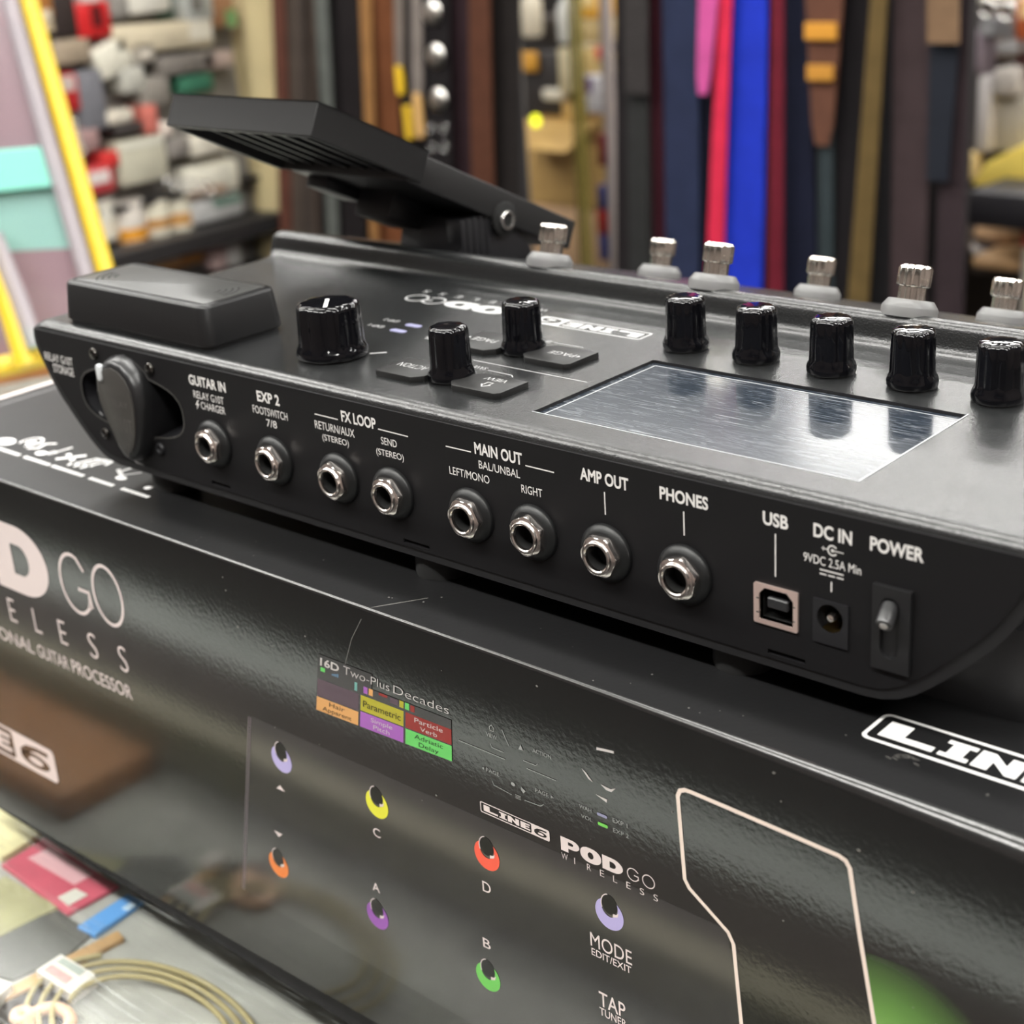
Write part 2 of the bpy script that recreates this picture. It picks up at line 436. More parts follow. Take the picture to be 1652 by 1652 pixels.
# coiled cable: one continuous loop
m_cable = mat('yellowish_cream_cable', srgb(170, 156, 112), .4)
cc = []
for i in range(0, 210):
    t = i/209; a = math.radians(150+t*1130)
    c0 = on(2, ZS+4, 205, 1608)
    r = 48-17*t
    cc.append((c0[0]+22+math.cos(a)*r*1.25, c0[1]-8+math.sin(a)*r*.72, ZS+3.2+2.0*t))
cbl = MB().tube(cc, 1.15, 8).build('coiled_cable', m_cable, origin=(cc[0][0], cc[0][1], ZS), smooth=60)
tag(cbl, 'cream instrument cable coiled under the glass at the bottom left', 'cable')
def ring_on(name, label, px, py, r, col):
    c = on(2, ZS+3, px, py)
    o = MB().tube([(c[0]+r*math.cos(t*math.pi/12), c[1]+r*.8*math.sin(t*math.pi/12), ZS+3) for t in range(24)], 2.6, 8, closed=True).build(name, mat(name+'_resin', col, .35), origin=(c[0], c[1], ZS), smooth=60)
    return tag(o, label, 'ring')
ring_on('oval_ring', 'flesh coloured oval ring on the black pad', 80, 1650, 9, srgb(222, 178, 146))
ring_on('round_bead', 'small pinkish round bead left of the oval ring', 37, 1640, 3.0, srgb(226, 186, 160))

# ------------------------------------------------------------------ shelves and packets on the left wall
XW = -1500.0
SHELF = thing('wall_shelving', 'grey accessory wall with black shelves at the far left of the shop', 'shelving', (-1620, 1150, ZFL))
m_peg = mat('light_grey_slatwall', srgb(132, 128, 124), .6, var=(8, .12))
m_shelf = mat('black_shelf_board', srgb(46, 44, 44), .5)
MB().box(-1690, -1545, 500, 2050, ZFL, 520).build('back_panel', m_peg, SHELF)
zsh = on(0, XW, 260, 384)[2]
MB().box(-1600, XW+30, 500, 1700, zsh-28, zsh).build('shelf', m_shelf, SHELF, bevel=(2, 1))
zs2 = on(0, XW, 250, 322)[2]
MB().box(-1600, XW-10, 500, 1700, zs2-8, zs2).build('shelf', m_shelf, SHELF)
MB().box(-1600, XW+40, 500, 1700, ZFL+60, ZFL+700).build('base_cabinet', m_shelf, SHELF, bevel=(3, 1))

def wbox(name, label, cat, x0, y0, x1, y1, col, depth=46, xw=XW, group=None, patch=None, rough=.30, slant=0, emit=None, tab=False):
    """a packet hanging on / standing at the left wall, its front filling the pixel box"""
    ym, zm = (y0+y1)/2, (x0+x1)/2
    depth = xw+1545.5
    a = on(0, xw, x0, ym); b = on(0, xw, x1, ym)
    c = on(0, xw, zm, y0); d = on(0, xw, zm, y1)
    ya, yb, zt, zb = a[1], b[1], c[2], d[2]
    cy, cz = (ya+yb)/2, (zt+zb)/2
    hw, hh = (yb-ya)/2, (zt-zb)/2
    def rot(y, z):
        s_, c_ = math.sin(slant), math.cos(slant)
        return cy+y*c_-z*s_, cz+y*s_+z*c_
    m = mat(name+'_%d_%d_%d' % tuple(int(q*255) for q in col), col, rough, emit=emit, var=(14, .10))
    mb = MB()
    L = [rot(-hw, -hh), rot(hw, -hh), rot(hw, hh), rot(-hw, hh)]
    mb.prism(L, lambda u, v, q: (q, u, v), xw-depth, xw)
    o = mb.build(name, m, origin=(xw, cy, zb), bevel=(min(6, hw*.3, hh*.3), 2))
    tag(o, label, cat, group)
    if patch:
        (pu0, pu1, pv0, pv1), pc = patch
        P = [rot(hw*(2*pu0-1), hh*(2*pv0-1)), rot(hw*(2*pu1-1), hh*(2*pv0-1)), rot(hw*(2*pu1-1), hh*(2*pv1-1)), rot(hw*(2*pu0-1), hh*(2*pv1-1))]
        MB().prism(P, lambda u, v, q: (q, u, v), xw, xw+1).build('printed_label', mat('label_%d_%d_%d' % tuple(int(q*255) for q in pc), pc, .5), o)
    if tab:
        P = [rot(-hw*.6, hh), rot(hw*.6, hh), rot(hw*.5, hh+14), rot(-hw*.5, hh+14)]
        MB().prism(P, lambda u, v, q: (q, u, v), xw-3, xw-1).build('hang_tab', mat('clear_white_tab', srgb(205, 203, 198), .3), o)
    return o
def wcan(name, label, cat, px, y0, y1, w, col, xw=XW, group=None, band=None, lid=None):
    """a jar or can standing on the left shelves"""
    c = on(0, xw-w*1.3, px, (y0+y1)/2); zt = on(0, xw-w*1.3, px, y0)[2]; zb = on(0, xw-w*1.3, px, y1)[2]
    r = w; h = zt-zb
    o = MB().lathe([(r*.93, 0), (r, 3), (r, h*.80), (r*.97, h*.86)], 28, (c[0], c[1], zb)).build(name, mat(name+'_%d_%d_%d' % tuple(int(q*255) for q in col), col, .4), origin=(c[0], c[1], zb), smooth=40)
    tag(o, label, cat, group)
    MB().lathe([(r*1.02, h*.84), (r*1.02, h*.98), (r*.95, h)], 28, (c[0], c[1], zb)).build('lid', mat('lid_%d_%d_%d' % tuple(int(q*255) for q in (lid or col)), lid or col, .35), o, smooth=40)
    if band:
        MB().lathe([(r*1.012, h*band[0]), (r*1.012, h*band[1])], 28, (c[0], c[1], zb), cap0=False, cap1=False).build('paper_label', mat('band_%d_%d_%d' % tuple(int(q*255) for q in band[2]), band[2], .6), o, smooth=40)
    return o
PK = 'packets hanging on the left wall'
CW, CR, CB, CG = srgb(222, 218, 206), srgb(206, 44, 46), srgb(196, 186, 164), srgb(112, 108, 104)
wbox('carton', 'red carton with white front at the top left corner behind the yellow frame', 'box', -6, -10, 36, 41, srgb(214, 60, 62), patch=((.1, .9, .3, .8), srgb(238, 214, 208)))
wbox('packet', 'orange-brown packet just right of the yellow post at the top', 'packet', 52, -20, 86, 32, srgb(168, 112, 60), group=PK, patch=((.2, .8, 0, .3), srgb(226, 214, 190)))
wbox('cream_packet', 'small cream packet hanging below the orange-brown one', 'packet', 62, 33, 88, 54, srgb(206, 188, 158), 40, group=PK)
wbox('dark_packet', 'dark brown packet between the orange packet and the bright red one', 'packet', 86, -20, 124, 62, srgb(58, 50, 48), 40, group=PK)
wbox('red_packet', 'bright red packet with a black motif, topmost of the red goods', 'packet', 124, 2, 180, 62, CR, 60, group=PK, patch=((.42, .75, .3, .9), srgb(96, 18, 20)), tab=True)
wbox('grey_packet', 'grey hanging packet at the top edge, right of the bright red packet', 'packet', 178, -20, 208, 30, srgb(150, 146, 140), 40, group=PK)
wbox('white_carton', 'white carton at the top edge above the long beige one', 'box', 206, -30, 276, 22, CW, 70, group=PK)
wbox('green_packet', 'dark green packet at the top, right of the white carton', 'packet', 250, -30, 300, 30, srgb(50, 84, 72), 40, xw=XW-30, group=PK)
wbox('silver_packet', 'pale grey packet with round motifs above the beige carton end', 'packet', 298, -20, 345, 34, srgb(176, 178, 174), 40, group=PK, patch=((.2, .6, .3, .8), srgb(120, 118, 112)))
wbox('long_carton', 'long beige carton sloping under the white carton', 'box', 182, 36, 346, 82, srgb(208, 196, 170), 70, group=PK, slant=-.05, patch=((.75, .98, .3, 1), srgb(226, 220, 204)))
wbox('green_tag_packet', 'small packet with orange and green ends by the cream cloth panel', 'packet', 345, -10, 380, 44, srgb(150, 110, 80), 40, group=PK, patch=((.5, 1, 0, .5), srgb(110, 150, 96)))
wbox('tan_packet', 'dull tan packet below the brown packets left of the white tilted box', 'packet', 88, 62, 148, 104, srgb(166, 150, 130), 40, group=PK)
wbox('tilted_box', 'cream white box hanging tilted below the bright red packet', 'box', 154, 66, 214, 120, srgb(226, 222, 206), 60, group=PK, slant=.35)
wbox('foil_packet', 'grey patterned packet under the long beige carton', 'packet', 214, 66, 252, 102, srgb(168, 160, 148), 40, group=PK, patch=((.3, .75, .2, .7), srgb(206, 198, 184)))
wbox('taupe_packet', 'wide taupe packet on the wall above the green block', 'packet', 256, 86, 350, 118, srgb(128, 122, 116), 30, group=PK)
wbox('pale_pink_packet', 'pale pinkish packet beside the cream cloth panel', 'packet', 328, 84, 378, 110, srgb(186, 166, 158), 40, group=PK)
wbox('green_block', 'small sea-green block on the wall just above the pedal toe', 'packet', 292, 121, 346, 150, srgb(64, 118, 94), 40, group=PK)
wbox('grey_blue_packet', 'blue-grey hanging sleeve beside the red discs', 'packet', 128, 112, 172, 212, srgb(122, 122, 128), 30, group=PK)
wbox('red_disc_packet', 'red packet with pale discs right beside the yellow post', 'packet', 92, 118, 130, 182, srgb(190, 50, 52), 40, group=PK, patch=((.2, .8, .55, .95), srgb(198, 180, 174)))
wbox('round_white_pack', 'rounded off-white pack hanging under the tilted box', 'packet', 196, 106, 236, 150, srgb(190, 188, 178), 45, group=PK)
wbox('grey_pack', 'mid grey pack left of the sea-green block', 'packet', 228, 124, 276, 172, srgb(146, 140, 132), 35, group=PK)
wbox('light_bar_pack', 'short off-white bar pack above the cream carton', 'packet', 172, 178, 216, 199, srgb(216, 208, 192), 45, group=PK)
wbox('dark_bar_pack', 'short dark bar pack under the off-white bar', 'packet', 186, 200, 232, 216, srgb(70, 66, 64), 40, group=PK)
wbox('pink_strip_packet', 'narrow salmon strip packet left of the pedal toe', 'packet', 234, 166, 256, 216, srgb(212, 122, 110), 45, group=PK)
wbox('white_button_pack', 'round-looking white pack at the foot of the salmon strip', 'packet', 258, 197, 280, 220, srgb(232, 218, 206), 50, group=PK)
wbox('cream_carton', 'square cream carton in the middle of the left wall', 'box', 192, 222, 272, 296, srgb(200, 196, 176), 80, group=PK, patch=((.05, .95, .82, .95), srgb(222, 220, 206)))
wbox('red_ball_pack', 'small red pack at the upper left corner of the cream carton', 'packet', 166, 245, 194, 270, srgb(214, 62, 60), 60, group=PK)
wbox('red_white_pack', 'red and white pack standing on the shelf beside the yellow post', 'packet', 136, 268, 188, 314, srgb(196, 70, 74), 60, group=PK, patch=((.15, .8, .4, .85), srgb(226, 214, 210)))
wbox('pink_packet', 'faded pink packet above the red and white pack', 'packet', 126, 206, 162, 244, srgb(172, 140, 138), 35, group=PK)
wbox('white_box_row', 'white box under the raised pedal toe', 'box', 308, 216, 368, 250, srgb(228, 222, 206), 60, group=PK)
wbox('striped_packet', 'grey striped packet right of the cream carton', 'packet', 272, 222, 308, 254, srgb(150, 144, 138), 40, group=PK)
wbox('white_tub', 'long white tub on the upper black shelf below the pedal', 'box', 300, 264, 388, 314, srgb(236, 232, 216), 80, group=PK, patch=((.0, .7, 0, .3), srgb(176, 150, 128)))
wbox('silver_carton', 'silver grey carton on the shelf right of the white jars', 'box', 312, 318, 394, 355, srgb(192, 192, 190), 70, group=PK, patch=((.4, .95, .6, .95), srgb(96, 128, 112)))
JG = 'white jars on the black shelf'
wcan('jar', 'white jar nearest the yellow post on the black shelf', 'jar', 160, 322, 388, 26, srgb(224, 220, 206), group=JG, band=(.1, .5, srgb(226, 216, 196)))
wcan('jar', 'white jar with an orange lower band, second from the yellow post', 'jar', 204, 322, 389, 30, srgb(230, 222, 212), group=JG, band=(.06, .36, srgb(222, 152, 44)))
wcan('jar', 'white jar with one brown patch in the middle of the jar row', 'jar', 250, 320, 384, 26, srgb(232, 226, 206), group=JG, band=(.3, .55, srgb(190, 140, 80)))
wcan('jar', 'white jar with a brown patch at the right end of the jar row', 'jar', 287, 319, 380, 24, srgb(234, 228, 208), group=JG, band=(.32, .66, srgb(204, 154, 92)))
wbox('brown_carton', 'brown carton on the bottom shelf below the white jars', 'box', 188, 392, 332, 440, srgb(176, 124, 66), 70, patch=((.3, .7, .2, .6), srgb(206, 178, 146)))
wbox('dark_crate', 'dark crate on the bottom shelf left of the brown carton', 'box', 96, 398, 186, 470, srgb(48, 44, 42), 70)
wcan('can', 'pinkish can on the bottom shelf beside the brown carton', 'can', 345, 396, 432, 20, srgb(196, 170, 166), group='cans on the bottom shelf')
wcan('can', 'pale grey can on the bottom shelf right of the pinkish can', 'can', 370, 388, 425, 20, srgb(196, 194, 190), group='cans on the bottom shelf')
# little rings: a chain of key rings and a row of hanging rings
m_ringm = mat('bright_ring_metal', (.8, .79, .76), .15, metal=1)
def wring(i, px, py, rr, label, grp):
    c = on(0, XW+6, px, py)
    o = MB().tube([(c[0], c[1]+rr*math.cos(t*math.pi/10), c[2]+rr*math.sin(t*math.pi/10)) for t in range(20)], rr*.16, 6, closed=True).build('metal_ring', m_ringm, origin=(c[0], c[1], c[2]-rr), smooth=60)
    return tag(o, label, 'ring', grp)
for i in range(5):
    wring(i, 114+i*3.6, 190+i*13, 8, 'bright metal ring in the short hanging column beside the yellow post', 'column of metal rings by the yellow post')
for i in range(5):
    wring(i, 275+i*15, 297+i*1.5, 10, 'bright metal ring in the row below the white tub', 'row of metal rings below the white tub')

# ------------------------------------------------------------------ yellow framed clear case standing on the counter
DCASE = 1230.0
m_yel = mat('yellow_painted_tube', srgb(206, 176, 44), .35)
m_pinkclear = mat('pinkish_clear_panel', srgb(142, 118, 126), .2, alpha=.75)
m_teal = mat('teal_label_band', srgb(112, 186, 172), .4)
m_tealc = mat('pale_teal_panel', srgb(128, 168, 162), .3, alpha=.85)
m_red = mat('dark_red_edging', srgb(150, 44, 44), .4)
m_clearw = mat('clear_white_edge', srgb(160, 152, 158), .25, alpha=.75)
def dc(px, py, dd=0): return at_depth(px, py, DCASE+dd)
case0 = dc(60, 600)
CASE = thing('framed_display_case', 'tall clear display case with yellow tube frame and teal band, standing behind the carton', 'display case', (case0[0], case0[1], ZCT))
MB().tube([dc(30, -60), dc(100, 190), dc(168, 430), dc(200, 560)], 7.5, 14).build('frame_post', m_yel, CASE, smooth=60)
MB().tube([dc(-40, 330, -40), dc(6, 470, -40), dc(44, 590, -40)], 8.5, 14).build('frame_post', m_yel, CASE, smooth=60)
MB().tube([dc(-60, 604, -40), dc(20, 588, -30), dc(90, 570, -20), dc(200, 556)], 8, 14).build('frame_rail', m_yel, CASE, smooth=60)
MB().tube([dc(22, -60, 6), dc(90, 190, 6), dc(158, 430, 6), dc(188, 560, 6)], 4, 10).build('edging', m_red, CASE, smooth=60)
MB().tube([dc(-20, 430, -30), dc(12, 500, -30), dc(36, 560, -30)], 3.5, 10).build('edging', m_red, CASE, smooth=60)
MB().tube([dc(0, -60, -4), dc(70, 200, -4), dc(136, 430, -4), dc(164, 556, -4)], 7, 10).build('clear_edge', m_clearw, CASE, smooth=60)
MB().tube([dc(-10, 380, -44), dc(30, 480, -44), dc(58, 560, -44)], 7, 10).build('clear_edge', m_clearw, CASE, smooth=60)
def slab(p, d0, d1): 
    q = [dc(x, y, d1) for x, y in p]+[dc(x, y, d0) for x, y in p]
    return MB().hexa([q[3], q[2], q[1], q[0], q[7], q[6], q[5], q[4]])
slab([(-120, -60), (0, -60), (64, 236), (-120, 250)], 4, 8).build('upper_panel', m_pinkclear, CASE)
slab([(-120, 250), (70, 236), (98, 300), (-120, 322)], -4, 6).build('teal_band', m_teal, CASE, bevel=(1, 1))
slab([(-120, 322), (100, 300), (120, 400), (-120, 412)], 4, 8).build('middle_panel', m_tealc, CASE)
slab([(-120, 412), (124, 400), (164, 556), (-120, 590)], 4, 8).build('lower_panel', m_pinkclear, CASE)
slab([(20, 535), (56, 525), (62, 560), (24, 572)], -46, -42).build('green_sticker', mat('mint_green_sticker', srgb(120, 206, 158), .4), CASE)
m_wood = mat('light_wood_base', srgb(190, 128, 74), .5, var=(12, .15))
bq = on(2, ZCT, 60, 612)
MB().hexa([(*on(2, ZCT, x, y)[:2], ZCT) for x, y in ((-90, 640), (130, 598), (230, 560), (-60, 590))] + [(*on(2, ZCT, x, y)[:2], ZCT+16) for x, y in ((-90, 640), (130, 598), (230, 560), (-60, 590))]).build('wooden_base', m_wood, CASE, bevel=(2, 1))

# ------------------------------------------------------------------ guitar straps hanging from two rails
YS = 1300.0
m_rail = mat('chrome_rail', (.6, .6, .6), .2, metal=1)
m_board = mat('dark_brown_rack_board', srgb(34, 30, 31), .8)
ZR = 520.0
def rack(name, label, pxa, pxb, by=70):
    xa = on(1, YS, pxa, 220)[0]; xb = on(1, YS, pxb, 220)[0]
    ba = on(1, YS+by, pxa, 220)[0]; bb = on(1, YS+by, pxb, 220)[0]
    t = thing(name, label, 'rack', ((xa+xb)/2, YS+by, ZFL))
    MB().box(ba, bb, YS+by, YS+by+18, ZFL+40, ZR+30).build('back_board', m_board, t)
    MB().tube([(xa-10, YS+34, ZR), (xb+10, YS+34, ZR)], 8, 12).build('hanging_rail', m_rail, t, smooth=60)
    MB().box(xa, xb, YS-30, YS+by+20, ZFL, ZFL+40).build('foot', m_board, t, bevel=(3, 1))
    for x in (xa, bb-6): MB().box(x-4, x+4, YS+34, YS+by, ZR-6, ZR+6).build('rail_bracket', m_rail, t)
    return t
rack('strap_rack', 'tall strap rack hung with brown and black leather straps, left of the gap', 452, 834)
rack('strap_rack.001', 'tall strap rack hung with blue, red and dark straps, right of the gap', 1000, 1556)
def strap(label, l0, r0, l1, r1, col, vend=None, dy=0.0, rough=.6, tip=None, sheen=False, th=2.6, taper=None, bands=None, parts=None, cat='strap'):
    """hanging strap: pixel left/right edges at picture rows 0 and 400; vend = row where it ends"""
    y = YS+dy
    A = on(1, y, l0, 0); B = on(1, y, r0, 0); C_ = on(1, y, l1, 400); D = on(1, y, r1, 400)
    def edge(P, Q, z): 
        k = (z-P[2])/(Q[2]-P[2]); return P[0]+(Q[0]-P[0])*k
    zb = on(1, y, (l0+r0+l1+r1)/4, vend)[2] if vend else -560.0
    zt = ZR+6
    ph = random.random()*6
    n = 26
    vs = []; 
    for i in range(n+1):
        z = zb+(zt-zb)*i/n
        kk = min(1.0, max(0.0, (z-A[2])/200.0)) if z > A[2] else 0
        xl, xr = edge(A, C_, min(z, A[2]+60)), edge(B, D, min(z, A[2]+60))
        if i == 0 and taper != 0:
            c = (xl+xr)/2; w = (xr-xl)/2*(.7 if vend else 1); xl, xr = c-w, c+w
        yy = y+3*math.sin(z/170+ph)
        bow = 1.2
        vs += [(xl, yy, z), ((xl+xr)/2, yy-bow, z), (xr, yy, z), (xr, yy+th, z), ((xl+xr)/2, yy+th-bow, z), (xl, yy+th, z)]
    fs = []; mi = []
    for i in range(n):
        for k in range(6):
            j = (k+1) % 6
            fs.append((i*6+k, i*6+j, (i+1)*6+j, (i+1)*6+k))
    fs += [(5, 4, 3, 2, 1, 0), tuple(n*6+k for k in range(6))]
    mb = MB(); mb.add(vs, fs)
    m = mat('strap_%d_%d_%d' % tuple(int(q*255) for q in col), tuple(c*.64 for c in col), .8, spec=.2, bump=(900, .3, .4), var=(30, .10))
    o = mb.build('guitar_strap', m, origin=((A[0]+B[0])/2, y, zt), smooth=50)
    tag(o, label, cat, 'guitar straps on the racks')
    if tip:  # stitched end tab of another colour
        h, tc = tip
        xl, xr = edge(A, C_, zb), edge(B, D, zb)
        c = (xl+xr)/2; w = (xr-xl)/2*.75
        MB().prism([(c-w, zb-h), (c-w*.6, zb-h-8), (c+w*.6, zb-h-8), (c+w, zb-h), (c+w, zb+10), (c-w, zb+10)], lambda u, v, d: (u, d, v), y-3, y+3).build('end_tab', mat('tab_%d_%d_%d' % tuple(int(q*255) for q in tc), tc, .5), o, bevel=(.8, 1))
    if bands:
        for v0, v1, bc in bands:
            za, zc = on(1, y, (l0+r0)/2, v0)[2], on(1, y, (l0+r0)/2, v1)[2]
            xl, xr = edge(A, C_, (za+zc)/2), edge(B, D, (za+zc)/2)
            MB().box(xl+1, xr-1, y-5, y-1, zc, za).build('woven_motif', mat('motif_%d_%d_%d' % tuple(int(q*255) for q in bc), bc, .7), o, bevel=(1, 1))
    return o
strap('rust brown leather strap next to the cream cloth panel', 436, 456, 452, 470, srgb(112, 70, 58))
strap('taupe strap right of the rust brown one', 458, 474, 474, 490, srgb(98, 86, 78), dy=8)
strap('dull brown-grey strap, third from the cream cloth panel', 476, 490, 491, 504, srgb(84, 74, 68), dy=4)
strap('mushroom coloured strap left of the grey-green one', 492, 505, 505, 517, srgb(106, 92, 84), dy=16)
strap('grey-green webbing strap left of the wide black one', 508, 528, 526, 544, srgb(112, 116, 112))
strap('wide black strap with two small rings at its lower right edge', 530, 579, 546, 588, srgb(36, 31, 33), dy=12)
strap('narrow tan strap edging the broad brown leather one', 578, 597, 600, 612, srgb(168, 122, 74), dy=-4)
strap('broad saddle-brown leather strap with a round stamp at the top', 597, 634, 608, 652, srgb(126, 76, 46), dy=6)
strap('thin grey strap ending in a yellow clip', 634, 648, 646, 660, srgb(138, 126, 118), vend=118, dy=-10, tip=(22, srgb(226, 186, 40)))
strap('thin strap with a yellow lower tail behind the thin grey ones', 646, 660, 656, 672, srgb(54, 50, 50), vend=182, dy=-4, tip=(30, srgb(216, 176, 44)))
strap('thin grey strap with a tan tail left of the studded strap', 661, 678, 672, 688, srgb(146, 136, 130), vend=162, dy=-12, tip=(44, srgb(206, 164, 104)))
m_stud = mat('dull_silver_stud', (.66, .64, .60), .30, metal=1)
st = strap('black strap with a column of shiny domed studs', 680, 722, 696, 732, srgb(32, 28, 30), dy=-6)
for (px, py, rr) in ((697, 20, 15), (703, 90, 15), (707, 161, 15)):
    c = on(1, YS-10, px, py)
    MB().lathe([(rr*1.1, 0), (rr*1.0, 2.0), (rr*.6, 5.0), (rr*.2, 6.0)], 24, (c[0], c[1], c[2]), 'y').build('concho_stud', m_stud, st, smooth=60)
for (px, py) in ((695, 207), (717, 207), (697, 238), (718, 238)):
    c = on(1, YS-10, px, py)
    MB().tube([(c[0]+5.5*math.cos(t*math.pi/8), c[1], c[2]+5.5*math.sin(t*math.pi/8)) for t in range(16)], .9, 6, closed=True).build('eyelet', m_steel, st, smooth=60)
strap('dark maroon strap right of the studded one', 722, 758, 732, 764, srgb(56, 38, 44), dy=10)
strap('warm brown leather strap near the right end of the left rack', 758, 792, 764, 800, srgb(98, 60, 44), dy=2)
strap('black strap at the right end of the left rack beside the gap', 793, 836, 800, 838, srgb(40, 35, 34), dy=18)
# right-hand rack
strap('black strap at the left end of the right rack', 990, 1012, 994, 1016, srgb(34, 32, 33), dy=6)
strap('charcoal strap with a square cut end', 1008, 1046, 1010, 1046, srgb(62, 58, 58), vend=152, dy=-8, taper=0)
strap('dark grey strap hanging below the charcoal one', 1012, 1046, 1016, 1048, srgb(52, 52, 52), dy=4)
strap('narrow wine red strap left of the navy one', 1046, 1066, 1052, 1070, srgb(66, 22, 34), dy=12)
strap('navy cotton strap left of the pink tip', 1067, 1124, 1072, 1126, srgb(46, 54, 84), dy=0)
strap('pink strap with a narrow tip ending high up', 1127, 1158, 1121, 1122, srgb(226, 96, 170), vend=152, dy=-14)
strap('dark navy strap behind the pink tip', 1126, 1160, 1128, 1146, srgb(22, 24, 42), dy=14)
strap('narrow coral red strap on the left edge of the bright blue one', 1162, 1182, 1142, 1168, srgb(245, 52, 88), dy=-6)
strap('broad bright royal blue strap', 1180, 1236, 1166, 1230, srgb(36, 62, 214), dy=0)
strap('narrow crimson strap right of the royal blue one', 1243, 1262, 1240, 1264, srgb(116, 28, 46), dy=-10)
strap('very dark navy strap right of the crimson one', 1260, 1300, 1266, 1318, srgb(24, 28, 50), dy=10)
strap('patterned brown strap with yellow motifs tapering downward', 1297, 1358, 1317, 1325, srgb(112, 74, 58), vend=235, dy=-6, bands=((36, 64, srgb(196, 136, 40)), (104, 130, srgb(178, 124, 40))))
strap('slate strap under the patterned brown one', 1322, 1346, 1322, 1344, srgb(56, 66, 70), dy=6)
strap('black strap left of the gold cord strap', 1350, 1404, 1344, 1380, srgb(28, 24, 27), dy=12)
strap('olive gold strap slanting between two black ones', 1405, 1432, 1372, 1404, srgb(112, 92, 54), dy=-8)
strap('black strap behind the olive gold one on its right', 1428, 1444, 1402, 1440, srgb(34, 32, 34), dy=12)
strap('wide chocolate brown strap', 1440, 1502, 1436, 1492, srgb(70, 56, 58), dy=4)
strap('tan strap with square end at the top right', 1496, 1548, 1494, 1540, srgb(140, 112, 86), vend=70, dy=-12, taper=0)
strap('blue-black strap hanging under the tan one', 1500, 1550, 1494, 1522, srgb(36, 40, 50), dy=-2, vend=292, taper=0)
strap('dark plum strap at the right end of the right rack', 1522, 1562, 1512, 1556, srgb(58, 46, 50), dy=10)
# cream cloth panel between the wall and the racks
a = on(1, 1345, 372, 60); b = on(1, 1345, 440, 60); c = on(1, 1345, 398, 380); d = on(1, 1345, 452, 380)
mb = MB(); n = 10; vs = []
for i in range(n+1):
    k = -1.2+3.2*i/n
    xl, xr, z = a[0]+(c[0]-a[0])*k, b[0]+(d[0]-b[0])*k, a[2]+(c[2]-a[2])*k
    for j in range(9):
        u = j/8; vs.append((xl+(xr-xl)*u, 1345+5*math.sin(u*9+.4), z))
for i in range(n+1):
    for j in range(9):
        p = vs[i*9+j]; vs.append((p[0], p[1]+4, p[2]))
N9 = (n+1)*9; fs = []
for i in range(n):
    for j in range(8):
        q = (i*9+j, i*9+j+1, (i+1)*9+j+1, (i+1)*9+j)
        fs.append(q); fs.append(tuple(N9+t for t in q[::-1]))
mb.add(vs, fs)
o = mb.build('cloth_panel', mat('cream_cloth', srgb(206, 190, 146), .8, bump=(60, .3, 3), var=(9, .08)), smooth=60)
tag(o, 'cream cloth panel hanging between the left wall goods and the straps', 'cloth')

# ------------------------------------------------------------------ back wall shelf seen in the gap and at the right
YB = 2250.0
BK = thing('back_shelving', 'wooden shelving against the back wall seen between and beside the racks', 'shelving', (-700, 2500, ZFL))
m_sw = mat('shelf_wood_dark', srgb(74, 62, 54), .6, var=(8, .2))
for (u, v) in ((905, 72), (905, 330)):
    z = on(1, YB, u, v)[2]
    MB().box(-1500, 900, YB+10, 2690, z-14, z).build('shelf', m_sw, BK, bevel=(2, 1))
MB().box(-1500, 900, 2640, 2690, ZFL, 560).build('back_panel', mat('dim_shelf_back', srgb(88, 78, 68), .7, var=(3, .3)), BK)
def bbox_(name, label, cat, x0, y0, x1, y1, col, depth=120, yb=YB, group=None, rough=.5, patch=None, bev=5, emit=None):
    c0 = on(1, yb, x0, (y0+y1)/2); c1 = on(1, yb, x1, (y0+y1)/2)
    zt = on(1, yb, (x0+x1)/2, y0)[2]; zb = on(1, yb, (x0+x1)/2, y1)[2]
    o = MB().box(c0[0], c1[0], yb, yb+depth, zb, zt).build(name, mat(name+'_%d_%d_%d' % tuple(int(q*255) for q in col), col, rough, var=(10, .10), emit=emit), origin=((c0[0]+c1[0])/2, yb, zb), bevel=(min(bev, (c1[0]-c0[0])*.2), 2))
    tag(o, label, cat, group)
    if patch:
        (pu0, pu1, pv0, pv1), pc = patch
        w = c1[0]-c0[0]; h = zt-zb
        MB().box(c0[0]+w*pu0, c0[0]+w*pu1, yb-1.5, yb, zb+h*pv0, zb+h*pv1).build('printed_label', mat('blabel_%d_%d_%d' % tuple(int(q*255) for q in pc), pc, .5), o)
    return o
def bbottle(name, label, cat, px, y0, y1, wpx, col, yb=YB, group=None, neck=True):
    c = on(1, yb, px, (y0+y1)/2); r = (on(1, yb, px+wpx/2, y1)[0]-on(1, yb, px-wpx/2, y1)[0])/2
    zt = on(1, yb, px, y0)[2]; zb = on(1, yb, px, y1)[2]; h = zt-zb
    o = MB().lathe([(r*.9, 0), (r, h*.05), (r, h*.62), (r*.55, h*.78), (r*.4, h*.84)], 24, (c[0], yb+r, zb)).build(name, mat(name+'_%d_%d_%d' % tuple(int(q*255) for q in col), col, .3), origin=(c[0], yb+r, zb), smooth=45)
    MB().lathe([(r*.46, h*.83), (r*.46, h)], 20, (c[0], yb+r, zb)).build('cap', mat('bottle_cap_white', srgb(226, 224, 216), .4), o, smooth=45)
    return tag(o, label, cat, group)
BT = 'bottles on the top back shelf'
bbottle('bottle', 'pale bottle on the top back shelf beside the black strap', 'bottle', 846, -30, 60, 26, srgb(206, 196, 176), group=BT)
bbottle('bottle', 'silvery bottle in the middle of the top back shelf', 'bottle', 905, -20, 70, 28, srgb(206, 206, 200), group=BT)
bbottle('bottle', 'small white bottle at the right end of the top back shelf', 'bottle', 972, 0, 66, 14, srgb(222, 220, 212), group=BT)
